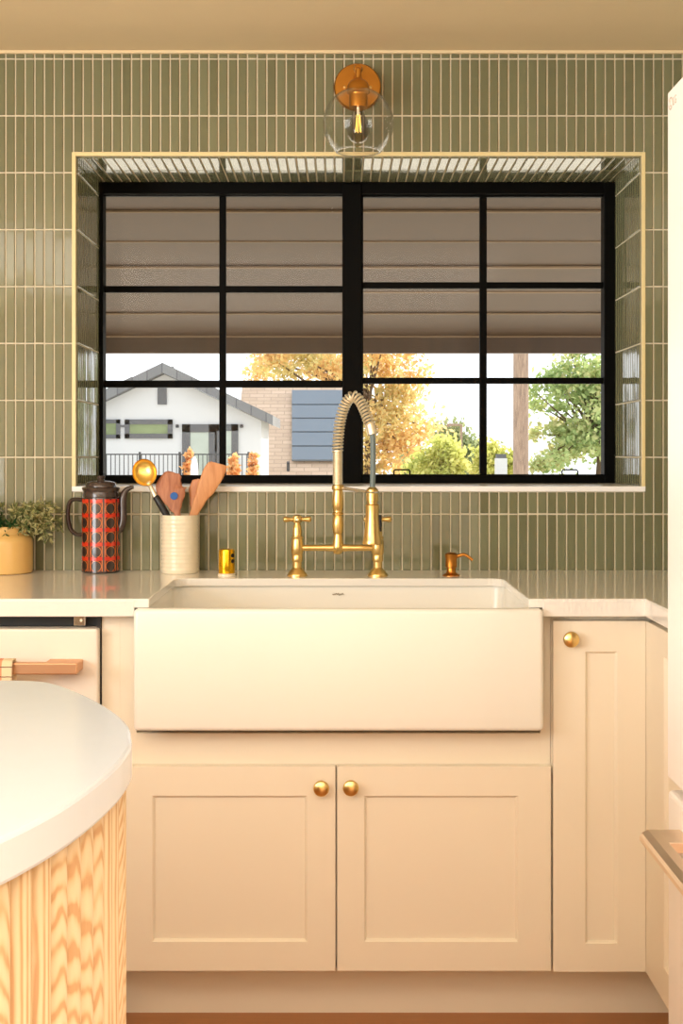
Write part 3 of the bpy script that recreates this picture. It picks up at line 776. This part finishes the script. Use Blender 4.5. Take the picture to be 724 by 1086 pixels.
# air gap
ya = -.147; Sa = F/(ya-CAMY); cx_ = X(240.3, ya)
ag = thing('air_gap', 'polished gold sink air gap cylinder between crock and faucet', 'air gap', (cx_, ya, CT))
b = B(); lathe(b, [(0, 0), (9.6/Sa, 0), (9.6/Sa, 1.8/Sa), (8.8/Sa, 2.4/Sa), (0, 2.4/Sa)], Matrix.Translation((cx_, ya, CT)), 28); obj('base_ring', b, M['crock'], ag, True)
b = B(); P = [(0, 2.4), (8.6, 2.4), (8.7, 3), (8.6, 26), (8.1, 27.6), (7, 28.2), (0, 28.4)]
lathe(b, [(r/Sa, z/Sa) for r, z in P], Matrix.Translation((cx_, ya, CT)), 32); cp = obj('cap', b, M['gold'], ag, True)
for zz in (21.5, 15.5):
    b = B(); a = math.radians(-38); c = Vector((cx_+8.45/Sa*math.cos(a), ya+8.45/Sa*math.sin(a), CT+zz/Sa))
    lathe(b, [(0, 0), (2.2/Sa, 0), (2.2/Sa, .35/Sa), (0, .4/Sa)], Matrix.Translation(c) @ Matrix.Rotation(a, 4, 'Z') @ Matrix.Rotation(PI/2, 4, 'Y'), 18); obj('slot', b, M['darkgap'], cp)

# ------------------------------------------------------------------ coffee pot
yp = -.058; Sp = F/(yp-CAMY); cx_ = X(107, yp)
hz = lambda py: Z(py, yp)-CT+.0005       # heights over the counter from photo rows, the axis depth
POT_Z0 = (hz(604.5)); POT_ROW = (hz(529)-hz(604.5))/5
M['potpat'] = pot_pattern()
cpot = thing('coffee_pot', 'tall brown ceramic coffee pot with red retro arch pattern', 'coffee pot', (cx_, yp, CT))
b = B(); r0 = 20.3/Sp
lathe(b, [(0, 0), (r0-.003, 0), (r0, .003), (r0, hz(606)), (r0*.985, hz(530)), (r0*.965, hz(527.5)), (r0*.90, hz(526.5)), (0, hz(526.5))], Matrix.Translation((cx_, yp, CT)), 64); obj('body', b, M['potpat'], cpot, True)
b = B(); lathe(b, [(r0*.93, hz(527)), (r0*.93, hz(524)), (r0*.90, hz(521.5)), (r0*.97, hz(519)), (r0*.99, hz(517.5)), (r0*.93, hz(516.6)), (0, hz(516.6))], Matrix.Translation((cx_, yp, CT)), 48); obj('collar', b, M['brown'], cpot, True)
b = B(); lathe(b, [(r0*.80, hz(516.6)), (r0*.79, hz(514)), (r0*.73, hz(511.8)), (r0*.5, hz(510.6)), (r0*.2, hz(510)), (r0*.17, hz(508.5)), (r0*.21, hz(506.5)), (r0*.22, hz(505.2)), (r0*.14, hz(504.5)), (0, hz(504.4))], Matrix.Translation((cx_, yp, CT)), 40); obj('lid', b, M['brown'], cpot, True)
b = B()
tube(b, smooth_path([W(89, 530.5, yp), W(80, 529.5, yp), W(74.5, 532, yp), W(72.3, 540, yp), W(72.5, 552, yp), W(75.5, 562, yp), W(82, 567, yp), W(89, 566.5, yp)], 40), 2.3/Sp, 12, sq=(1, 1.5)); obj('handle', b, M['brown'], cpot, True)
b = B()
tube(b, smooth_path([W(120, 564, yp), W(127, 560.5, yp), W(130, 552, yp), W(130.3, 541, yp), W(130.2, 530, yp), W(132.5, 521.5, yp), W(138, 517.3, yp), W(141.5, 516.5, yp)], 48), [x/Sp for x in [4.4]*20+[4.3]*10+[4.1, 3.9, 3.7, 3.5, 3.3, 3.1, 3, 2.9, 2.8, 2.7, 2.6, 2.5, 2.4, 2.3, 2.2, 2.1, 2.1, 2.0, 1.9]], 16); obj('spout', b, M['brown'], cpot, True)

# ------------------------------------------------------------------ utensil crock
yu = -.078; Su = F/(yu-CAMY); cx_ = X(190.8, yu)
b = B(); P = [(0, 0), (18.6, 0), (19.6, .8)]; hh = 61.5
n = 14
for k in range(n):
    z = 2+(hh-4)*k/n; st = (hh-4)/n; a = .35 if k % 2 else .5
    P += [(19.4, z), (19.4+a, z+st*.35), (19.45+a, z+st*.65)]
P += [(19.4, hh-1.4), (19.2, hh), (18.2, hh-.3), (17.9, hh-2), (17.6, 4), (0, 3.4)]
lathe(b, [(r/Su, z/Su) for r, z in P], Matrix.Translation((cx_, yu, CT)), 56); tag(obj('utensil_crock', b, M['crock'], None, True, autos=70), 'ribbed cream ceramic utensil crock on the counter', 'crock')
def blade(ctrl, widths, thick, dish=0, n=30):
    """flat paddle following ctrl (world points) in the picture-facing plane, width per control point, rounded section"""
    b = B(); path = smooth_path(ctrl, n); m = len(widths)-1
    def wat(t):
        s = t*m; k = min(int(s), m-1); f = s-k; f = f*f*(3-2*f); return widths[k]*(1-f)+widths[k+1]*f
    N = len(path); rings = []
    for i, p in enumerate(path):
        d = (path[min(i+1, N-1)]-path[max(i-1, 0)]).normalized(); sd = Vector((0, 1, 0)).cross(d).normalized(); fn = d.cross(sd).normalized()
        w = wat(i/(N-1)); ring = []
        for k in range(16):
            a = 2*PI*k/16; ca, sa = math.cos(a), math.sin(a)
            ca = math.copysign(abs(ca)**.7, ca); sa = math.copysign(abs(sa)**.7, sa)
            ring.append(b.verts.new(p+sd*w*ca+fn*(thick*sa+dish*w*ca*ca)))
        rings.append(ring)
    for A, Q in zip(rings, rings[1:]):
        for k in range(16): b.faces.new((A[k], A[(k+1) % 16], Q[(k+1) % 16], Q[k]))
    b.faces.new(rings[0][::-1]); b.faces.new(rings[-1]); return b
q = lambda px, py, dy=0: W(px, py, yu+dy)
zin = CT+.012
# wooden spatula with the blue dot (fan shaped head)
b = blade([Vector((cx_+.010, yu-.014, zin)), q(189.5, 560, -.012), q(187.8, 545, -.008), q(186, 538, -.006), q(183.2, 526, -.004), q(181.5, 517, -.002), q(184.5, 509.5, 0), q(191, 504, 0)], [v/Su for v in (3, 3, 3.4, 7, 13.5, 16.4, 13.5, 2.5)], .0034)
spa = tag(obj('wooden_spatula', b, M['wood_red'], None, True, autos=60), 'fan-shaped reddish wooden spatula with a blue dot, standing in the crock', 'spatula', 'utensils in the crock')
b = B(); c = q(184.5, 526, -.010); lathe(b, [(0, 0), (4.1/Su, 0), (4.0/Su, .0012), (0, .0014)], Matrix.Translation(c) @ Matrix.Rotation(PI/2, 4, 'X'), 24); d_ = obj('dot', b, M['blue'], spa); d_['label'] = 'round blue dot'
# slanted wooden turner
b = blade([Vector((cx_-.012, yu+.010, zin)), q(202.5, 552, .012), q(206.5, 543, .010), q(212, 530, .006), q(219.5, 516, .002), q(226, 502.5, 0), q(230.5, 494.5, 0), q(231.5, 491.5, 0)], [v/Su for v in (3.0, 4.0, 4.6, 6.5, 10, 11.5, 10.5, 8.5)], .0034)
tag(obj('wooden_turner', b, M['wood_tan'], None, True, autos=60), 'long tan wooden turner leaning right in the crock', 'spatula', 'utensils in the crock')
# round wooden spoon behind
b = blade([Vector((cx_+.004, yu+.024, zin)), q(203.5, 560, .020), q(205.5, 545, .020), q(207, 533, .020), q(209, 521, .018), q(210.5, 511.5, .016), q(211.2, 508, .016)], [v/Su for v in (2.6, 2.6, 2.8, 6, 9.3, 7.5, 2)], .004, .12)
tag(obj('wooden_spoon', b, M['wood_mid'], None, True, autos=60), 'round-headed wooden spoon half hidden behind the tan turner', 'spoon', 'utensils in the crock')
# gold ladle with black grip
gd = thing('serving_spoon', 'gold serving spoon with a black handle leaning left in the crock', 'spoon', (cx_-.016, yu-.006, zin), 'utensils in the crock')
b = B(); tube(b, [Vector((cx_-.004, yu-.004, zin)), q(178, 549, -.004), q(170.8, 536, -.006), q(165.5, 527.5, -.006), q(164.3, 526.2, -.006)], [3.2/Su, 3.6/Su, 3.9/Su, 3.5/Su, 2.4/Su], 14); obj('grip', b, M['blackhandle'], gd, True)
b = B(); tube(b, smooth_path([q(165.8, 529, -.006), q(161.5, 520, -.006), q(158.5, 513.5, -.008), q(157, 510.5, -.010)], 12), [2.7/Su, 2.6/Su, 2.5/Su, 2.4/Su, 2.3/Su, 2.3/Su, 2.3/Su, 2.4/Su, 2.6/Su, 2.8/Su, 3.0/Su, 2.6/Su, 1.6/Su], 12)
obj('neck', b, M['brass_pale'], gd, True)
b = B(); cb = q(153.2, 501, -.016); Rb = 14.2/Su
ax = Matrix.Translation(cb) @ Matrix.Rotation(math.radians(-22), 4, 'Y') @ Matrix.Rotation(math.radians(78), 4, 'X')
prof = []
for k in range(10): a = PI/2*k/9; prof.append((Rb*math.sin(a), -Rb*.62*math.cos(a)))
for k in range(10): a = PI/2*(9-k)/9; prof.append(((Rb-.0012)*math.sin(a), -(Rb*.62-.0012)*math.cos(a)+.0006))
ms = Matrix.Diagonal((.92, 1.05, 1, 1))
lathe(b, prof, ax @ ms, 36, cap=False); obj('bowl', b, M['spoon_gold'], gd, True, autos=80)

# ------------------------------------------------------------------ potted plant
yt = -.075; St = F/(yt-CAMY); cx_ = X(4, yt)
pt = thing('potted_plant', 'mustard stoneware crock with a wispy grey-green herb plant at left', 'plant', (cx_, yt, CT))
b = B(); P = [(0, 0), (28.5, 0), (30, 1.2), (30.2, 10), (30.2, 32), (29.6, 36), (27, 39.5), (24.6, 41), (24, 42), (24.6, 44), (25, 48), (24.2, 49.6), (22.6, 49.4), (22.2, 44), (0, 44)]
lathe(b, [(r/St, z/St) for r, z in P], Matrix.Translation((cx_, yt, CT)), 56); obj('pot', b, M['tan'], pt, True)
b = B(); lathe(b, [(0, 46/St), (22/St, 44.4/St)][::-1]+[(0, 44.2/St)], Matrix.Translation((cx_, yt, CT)), 24); obj('soil', b, M['soil'], pt)
def sprigs(specs, mat, name, leafl, per):
    b = B(); lay = b.loops.layers.float_color.new('tint'); sb = B()
    rnd = random.Random(5)
    for ang, L, up, dr in specs:
        dirh = Vector((math.cos(ang), math.sin(ang), 0)); p0 = Vector((cx_, yt, CT+44/St))+dirh*rnd.uniform(.01, .05)
        ctrl = [p0, p0+dirh*L*.3+Vector((0, 0, up*.8)), p0+dirh*L*.65+Vector((0, 0, up)), p0+dirh*L+Vector((0, 0, up-dr))]
        for c in ctrl: c.y = min(c.y, -.012); c.x = min(c.x, X(62, yt))
        path = smooth_path(ctrl, per); tube(sb, path, [.0011*(1-.7*i/per) for i in range(per+1)], 5)
        for i in range(2, per+1):
            d = (path[i]-path[i-1]).normalized(); r = rnd.random()
            for s in range(3):
                lv = (d*rnd.uniform(.2, .9)+Vector((rnd.gauss(0, 1), rnd.gauss(0, .8), rnd.gauss(0, 1)))*.8).normalized(); ll = leafl*rnd.uniform(.6, 1.25)
                sd = lv.cross(Vector((rnd.gauss(0, 1), rnd.gauss(0, 1), rnd.gauss(0, 1)))).normalized()*ll*.15
                a = path[i]; q_ = [a, a+lv*ll*.45+sd, a+lv*ll, a+lv*ll*.45-sd]
                for v_ in q_: v_.y = min(v_.y, -.007); v_.x = min(v_.x, X(67, yt))
                f = b.faces.new([b.verts.new(v_) for v_ in q_])
                for l in f.loops: l[lay] = (min(1, max(0, r+rnd.gauss(0, .12))), 0, 0, 1)
    st = obj('stems', sb, M['herb'], pt, True)
    fo = obj(name, b, mat, pt); fo['kind'] = st['kind'] = 'stuff'; return fo
rs = random.Random(9)
specs = [(rs.uniform(-.75, .55), rs.uniform(.05, .145), rs.uniform(.01, .075), rs.uniform(.0, .04)) for _ in range(38)] + [(rs.uniform(0, 2*PI), rs.uniform(.03, .10), rs.uniform(.02, .08), rs.uniform(0, .03)) for _ in range(22)]
sprigs(specs, M['herb'], 'foliage', .016, 13)
specs = [(rs.uniform(0, 2*PI), rs.uniform(.02, .07), rs.uniform(.008, .035), rs.uniform(0, .02)) for _ in range(20)]
fo = sprigs(specs, M['herb_dark'], 'foliage', .018, 9); fo['label'] = 'darker green leaves at the pot rim'

# ------------------------------------------------------------------ outside: ground and patio roof
GZ = -.3
b = B(); box(b, -60, 60, .42, 72, GZ-.1, GZ); struct(obj('ground', b, M['ground']), 'dry ground outside')
pr = thing('patio_roof', 'brown board patio roof sloping down outside the window', 'patio roof', (0, 3, 2.3))
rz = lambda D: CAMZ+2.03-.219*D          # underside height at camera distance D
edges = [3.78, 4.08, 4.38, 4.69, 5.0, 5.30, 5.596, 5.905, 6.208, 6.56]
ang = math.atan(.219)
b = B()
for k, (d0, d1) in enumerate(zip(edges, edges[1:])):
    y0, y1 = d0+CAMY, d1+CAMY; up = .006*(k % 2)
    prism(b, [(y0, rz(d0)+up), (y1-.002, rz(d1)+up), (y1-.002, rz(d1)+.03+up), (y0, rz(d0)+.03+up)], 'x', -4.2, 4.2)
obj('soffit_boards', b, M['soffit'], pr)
b = B(); y0, y1 = edges[0]+CAMY, edges[-1]+CAMY+.1
prism(b, [(y0, rz(edges[0])+.037), (y1, rz(edges[-1])+.02), (y1, rz(edges[-1])+.11), (y0, rz(edges[0])+.11)], 'x', -4.3, 4.3); obj('roof_deck', b, M['hdark'], pr)
for k in (4, 5, 6, 7, 8, 9):
    d0 = edges[k]; w = .006 if k in (4, 5, 8) else .012
    b = B(); prism(b, [(d0+CAMY-w, rz(d0-w)-.004), (d0+CAMY, rz(d0)-.004), (d0+CAMY, rz(d0)+.003), (d0+CAMY-w, rz(d0-w)+.003)], 'x', -4.2, 4.2); obj('lit_seam', b, M['lit_seam'], pr)  # thin strip painted pale as the line of light along a joint
b = B(); ye = edges[-1]+CAMY+.001; box(b, -4.3, 4.3, ye, ye+.045, Z(374.5, ye), rz(edges[-1])+.02, .003); obj('fascia', b, M['soffit'], pr)

# ------------------------------------------------------------------ outside: white gable house
YH = 44+CAMY
nh = thing('neighbour_house', 'white gabled house with dark trim beyond the fence', 'house', (X(174, YH), YH+4, GZ))
gx0, gx1, gxp = X(70, YH), X(277, YH), X(174.6, YH)
zec, zpk = Z(446, YH), Z(397, YH)
b = B(); prism(b, [(gx0, GZ), (gx1, GZ), (gx1, zec), (gxp, zpk), (gx0, zec)], 'y', YH, YH+4.6); obj('wall', b, M['hwhite'], nh)
b = B()
for sx in (-1, 1):
    xe = gxp+sx*((gx1-gxp)+.42); ze = zpk-(zpk-zec)/(gx1-gxp)*((gx1-gxp)+.42)
    prism(b, [(gxp, zpk+.02), (xe, ze+.02), (xe, ze+.36), (gxp, zpk+.36)], 'y', YH-.55, YH+4.9)
obj('roof', b, M['shingle_grey'], nh)
b = B(); box(b, gxp-.5, gxp+.3, YH-.6, YH+.5, zpk+.25, zpk+.42)
def opening(px0, px1, py0, py1, fr_px, gm, name='window'):
    b = B(); x0, x1, z0, z1 = X(px0, YH), X(px1, YH), Z(py1, YH), Z(py0, YH); f = fr_px*44/F
    box(b, x0, x0+f, YH-.08, YH+.02, z0, z1); box(b, x1-f, x1, YH-.08, YH+.02, z0, z1); box(b, x0, x1, YH-.08, YH+.02, z1-f, z1); box(b, x0, x1, YH-.08, YH+.02, z0, z0+f)
    o = obj(name, b, M['hdark'], nh)
    g = B(); box(g, x0+f*.9, x1-f*.9, YH-.04, YH-.01, z0+f*.9, z1-f*.9); obj('pane', g, gm, o); return o
opening(101, 127.5, 445, 465, 4, M['hglass']); opening(132.6, 183, 445, 465, 5, M['hglass'])
b = B(); box(b, X(167.3, YH), X(176.7, YH), YH-.06, YH+.02, Z(429, YH), Z(411.5, YH)); obj('vent', b, M['hdark'], nh)
opening(193.3, 230, 450, 525, 8.5, M['hglass2'], 'patio_door'); opening(228, 252.5, 450, 525, 7, M['hglass2'], 'patio_door')
for px in (188.2, 256.2):
    b = B(); box(b, X(px-1.6, YH), X(px+1.6, YH), YH-.15, YH, Z(453.7, YH), Z(450.2, YH), .02); obj('porch_lamp', b, M['rail'], nh)
b = B(); box(b, X(127.5, YH), X(132.6, YH), YH-.05, YH, Z(452.8, YH), Z(450.8, YH)); obj('conduit', b, M['hdark'], nh)
b = B(); tube(b, [W(183, 395, YH+1), W(183, 389, YH+1)], .05, 8); obj('roof_vent_pipe', b, M['rail'], nh)
del b
# rooftop panels seen on the left slope edge
b = B(); s_ = -(zpk-zec)/(gx1-gxp)
for k in range(3):
    xa = gxp-1.15-k*.75; za = zpk+.36+s_*(gxp-xa); xb2 = xa-.68; zb2 = zpk+.36+s_*(gxp-xb2)
    prism(b, [(xa, za+.05), (xb2, zb2+.05), (xb2, zb2+.11), (xa, za+.11)], 'y', YH+.1, YH+4.4)
obj('roof_panels', b, M['rail'], nh)

# fence
YFN = 36+CAMY
fc = thing('metal_fence', 'dark metal picket fence in front of the white house', 'fence', (X(185, YFN), YFN, GZ))
fx0, fx1 = X(85, YFN), X(274, YFN)
b = B(); zt_ = Z(481.2, YFN); box(b, fx0, fx1, YFN-.02, YFN+.02, zt_-.035, zt_); box(b, fx0, fx1, YFN-.02, YFN+.02, GZ+.12, GZ+.16)
obj('rail', b, M['rail'], fc)
b = B(); k = 0; x = fx0
while x < fx1: box(b, x-.011, x+.011, YFN-.011, YFN+.011, GZ, zt_-.03); x += .122
pk = obj('pickets', b, M['rail'], fc); pk['kind'] = 'stuff'
for px in (104, 148.2, 190.5, 229, 263.5):
    b = B(); box(b, X(px, YFN)-.03, X(px, YFN)+.03, YFN-.03, YFN+.03, GZ, zt_+.05); obj('post', b, M['rail'], fc)

# shingled neighbour roof with a solar array
ga = thing('shingled_building', 'pink-tan shingled low building right of the white house', 'building', (X(300, 49), 50, GZ))
E, Rg = W(0, 512, 50+CAMY), W(0, 404.5, 55.5+CAMY)
x0, x1 = X(246, 50+CAMY), X(381, 50+CAMY)
b = B(); prism(b, [(E.y, E.z), (Rg.y, Rg.z), (Rg.y+5.5, E.z), (Rg.y+5.5, E.z-.15), (Rg.y, Rg.z-.18), (E.y, E.z-.15)], 'x', x0, x1)
ro = obj('roof', b, M['shingle_pink'], ga)
b = B(); box(b, x0+.3, x1-.3, E.y+.3, Rg.y+5.2, GZ, E.z+.06); obj('wall', b, M['concrete'], ga)
b = B(); tube(b, [W(305.5, 504, 50.6+CAMY), W(305.5, 492, 50.6+CAMY)], .06, 8); tube(b, [W(304, 491.5, 50.6+CAMY), W(307, 491.5, 50.6+CAMY)], .08, 8); obj('vent_pipe', b, M['rail'], ga)
def slope_pt(x_px, t, lift=.12):
    y = E.y+(Rg.y-E.y)*t; z = E.z+(Rg.z-E.z)*t
    return Vector((X(x_px, y), y-.6*lift, z+.8*lift))
sa = thing('solar_array', 'blue-grey solar panel array on the pink shingled roof', 'solar panels', slope_pt(340, .2))
def tsol(py):
    lo, hi = 0, 1
    for _ in range(40):
        m_ = (lo+hi)/2; p = slope_pt(0, m_); yy = CY-(p.z-CAMZ)*F/(p.y-CAMY)
        if yy > py: lo = m_
        else: hi = m_
    return lo
rowsy = [489, 474, 459, 444.5, 430, 414]
for a_, c_ in zip(rowsy, rowsy[1:]):
    t0, t1 = tsol(a_), tsol(c_)-.012
    b = B(); xl = lambda t: 309+(314-309)*t
    pts = [slope_pt(309.5, t0), slope_pt(377, t0), slope_pt(377, t1), slope_pt(309.5, t1)]
    nrm = (pts[1]-pts[0]).cross(pts[3]-pts[0]).normalized()
    lo_ = [b.verts.new(p) for p in pts]; hi_ = [b.verts.new(p+nrm*.08) for p in pts]
    b.faces.new(hi_); b.faces.new(lo_[::-1])
    for k in range(4): b.faces.new((lo_[k], lo_[(k+1) % 4], hi_[(k+1) % 4], hi_[k]))
    obj('panel', b, M['solar'], sa)

# ------------------------------------------------------------------ outside: trees and poles
def tree(name, label, D, blobs, nl, leaf, mat, trunk, branches=14, cat='tree', seed=1, group=None):
    """blobs: (px, py, rx_px, ry_px) crown lumps at distance D; trunk: (px, r_m)"""
    rnd = random.Random(seed); y = D+CAMY; m = D/F
    root = thing(name, label, cat, (X(trunk[0], y), y, GZ), group)
    tb = B(); base = Vector((X(trunk[0], y), y, GZ)); mean = sum((b_[1] for b_ in blobs))/len(blobs)
    top = W(trunk[0]+rnd.uniform(-4, 4), mean, y)
    tube(tb, smooth_path([base, base.lerp(top, .5)+Vector((rnd.uniform(-.1, .1), 0, 0)), top], 10), [trunk[1]*(1-.07*i) for i in range(11)], 9)
    lb = B(); lay = lb.loops.layers.float_color.new('tint')
    tot = sum(b_[2]*b_[3] for b_ in blobs)
    for bx, by, rx, ry in blobs:
        c = W(bx, by, y); ncl = max(3, int(26*rx*ry/tot*len(blobs)**.5)); nb = max(2, int(branches*rx*ry/tot))
        cls = []
        for _ in range(ncl):
            v = Vector((rnd.gauss(0, 1), rnd.gauss(0, 1), rnd.gauss(0, 1))).normalized()*rnd.uniform(.3, 1)**.6
            cls.append((c+Vector((v.x*rx*m, v.y*rx*m, v.z*ry*m)), rnd.random()))
        for k in range(nb):
            e = cls[k % ncl][0]; s0 = base.lerp(top, rnd.uniform(.55, 1))
            md = s0.lerp(e, .5)+Vector((0, 0, rnd.uniform(-.1, .25)*ry*m))
            tube(tb, smooth_path([s0, md, e], 6), [trunk[1]*.38*(1-.14*i) for i in range(7)], 6)
        n = int(nl*rx*ry/tot); sg = .30*min(rx, ry)*m
        for _ in range(n):
            cc, hue = cls[rnd.randrange(ncl)]
            p = cc+Vector((rnd.gauss(0, sg), rnd.gauss(0, sg), rnd.gauss(0, sg*.8)))
            d = Vector((rnd.gauss(0, 1), rnd.gauss(0, 1), rnd.gauss(0, 1))).normalized(); e = d.cross(Vector((rnd.gauss(0, 1), rnd.gauss(0, 1), rnd.gauss(0, 1)))).normalized()
            l = leaf*rnd.uniform(.6, 1.3)
            f = lb.faces.new([lb.verts.new(p+d*l), lb.verts.new(p+e*l*.55), lb.verts.new(p-d*l), lb.verts.new(p-e*l*.55)])
            t = min(1, max(0, hue*.7+.15+rnd.gauss(0, .14)))
            for lp in f.loops: lp[lay] = (t, 0, 0, 1)
    obj('trunk', tb, M['bark'], root, True)
    obj('crown', lb, mat, root)
    return root
tree('tree', 'large golden autumn tree rising behind the shingled roof and faucet', 70, [(300, 378, 58, 26), (360, 372, 60, 40), (420, 385, 36, 30), (400, 425, 36, 34), (425, 455, 32, 32), (400, 478, 34, 34)], 10500, .16, M['leaf_autumn'], (392, .35), 26, seed=3)
tree('tree', 'broad green tree at the right of the window beside the utility pole', 46, [(622, 392, 38, 26), (596, 420, 36, 22), (650, 430, 44, 44), (590, 452, 30, 20), (612, 478, 56, 26), (585, 488, 26, 18)], 6500, .12, M['leaf_green'], (634, .16), 60, seed=5)
tree('tree', 'bright yellow-green bushy tree low in the right half of the window', 40, [(468, 484, 22, 20), (455, 496, 24, 16), (478, 498, 18, 16)], 3000, .10, M['leaf_lime'], (466, .12), 8, seed=8)
tree('tree', 'hazy grey-green tree behind the thin lamp post', 84, [(478, 464, 22, 16), (498, 478, 24, 18), (512, 492, 24, 18), (440, 492, 30, 18)], 5000, .17, M['leaf_far'], (492, .2), 8, seed=13)
tree('tree', 'small yellowish tree left of the utility pole', 58, [(522, 484, 16, 14), (536, 492, 16, 14), (516, 498, 18, 12)], 2800, .14, M['leaf_lime'], (522, .12), 8, seed=21)
YP = 23+CAMY; b = B()
tube(b, [Vector((X(552, YP), YP, GZ)), Vector((X(552.2, YP), YP, 4)), Vector((X(552.4, YP), YP, 7.5))], [.140, .136, .13], 24)
tag(obj('utility_pole', b, M['pole'], None, True), 'thick weathered brown utility pole seen through the right sash', 'pole')
YL = 50+CAMY; lp = thing('lamp_post', 'thin pale lamp post among the hazy trees', 'lamp post', (X(489, YL), YL, GZ))
b = B(); tube(b, [Vector((X(489, YL), YL, GZ)), W(489, 450.5, YL)], .045, 8); obj('post', b, M['pole'], lp, True)
b = B(); tube(b, [W(489.4, 450.8, YL), W(479, 450.4, YL), W(474, 451.2, YL)], [.04, .05, .07], 8); obj('lamp_arm', b, M['pole'], lp, True)
YCH = 42+CAMY; ch = thing('chimney', 'small white chimney with a dark cap beside the utility pole', 'chimney', (X(530, YCH), YCH, GZ))
b = B(); box(b, X(525, YCH), X(537, YCH), YCH-.18, YCH+.18, GZ, Z(486, YCH)); obj('stack', b, M['hwhite'], ch)
b = B(); box(b, X(526, YCH), X(536, YCH), YCH-.16, YCH+.16, Z(486, YCH), Z(481.5, YCH)); obj('cap', b, M['hdark'], ch)
YR = 31+CAMY
def shrub(label, px, py0, py1, w, seed):
    tree('garden_shrub', label, 33, [(px, (py0+py1*2)/3, w, (py1-py0)*.33), (px+1, py0+8, w*.7, (py1-py0)*.25)], 260, .075, M['leaf_orange'], (px, .02), 5, 'shrub', seed, 'orange shrubs along the fence')
shrub('orange-leaved shrub at the left edge of the patio door', 199, 474, 508, 5.5, 31)
shrub('orange-leaved shrub in front of the right patio door panel', 247, 480, 508, 6.5, 32)
shrub('orange-leaved shrub beside the right corner of the white house', 268, 478, 508, 4.5, 33)
b = B(); m = 31/F
lathe(b, [(0, GZ), (4*m, GZ), (4.2*m, Z(500, YR)), (3.8*m, Z(494, YR)), (2.6*m, Z(488, YR)), (1*m, Z(484.6, YR)), (0, Z(484, YR))], Matrix.Translation((X(206, YR), YR, 0)), 20)
tag(obj('garden_marker', b, M['white_post'], None, True), 'sunlit white rounded garden marker in front of the patio door', 'garden marker')

# ------------------------------------------------------------------ light
w = bpy.data.worlds.new('sky'); scn.world = w; w.use_nodes = True
bg = w.node_tree.nodes['Background']; bg.inputs[0].default_value = (.93, .97, 1.0, 1); bg.inputs[1].default_value = 1.8
def area(name, loc, rot, sx, sy, power, col):
    l = bpy.data.lights.new(name, 'AREA'); l.shape = 'RECTANGLE'; l.size = sx; l.size_y = sy; l.energy = power; l.color = col
    o = bpy.data.objects.new(name, l); COL.objects.link(o); o.location = loc; o.rotation_euler = rot; return o
area('ceiling_fill', (-.5, -4.0, CEIL-.02), (0, 0, 0), 2.8, 2.6, 66, (1, .99, .96))  # unseen fill light added below the ceiling to brighten floor and toe kick
area('daylight_left', (RX0+.02, -3.9, 1.08), (PI/2, 0, -PI/2), 2.9, 1.95, 185, (1, 1, .98))
sl = bpy.data.lights.new('sun', 'SUN'); sl.energy = 7; sl.angle = .01; sl.color = (1, .9, .74)
so_ = bpy.data.objects.new('sun', sl); COL.objects.link(so_); so_.rotation_euler = Vector((-.55, -.7, -.55)).to_track_quat('-Z', 'Y').to_euler()

# ------------------------------------------------------------------ camera and view
cam = bpy.data.cameras.new('camera'); cam.sensor_fit = 'VERTICAL'; cam.sensor_height = 24; cam.lens = F/1086*24
cam.shift_y = -(543-CY)/1086; cam.shift_x = (362-CX)/1086; cam.clip_start = .05; cam.clip_end = 300
co = bpy.data.objects.new('camera', cam); COL.objects.link(co); co.location = (0, CAMY, CAMZ); co.rotation_euler = (PI/2, 0, 0)
scn.camera = co
vs = scn.view_settings; vs.view_transform = 'Standard'; vs.look = 'None'; vs.exposure = 0; vs.gamma = 1; vs.use_curve_mapping = False
scn.cycles.use_denoising = True
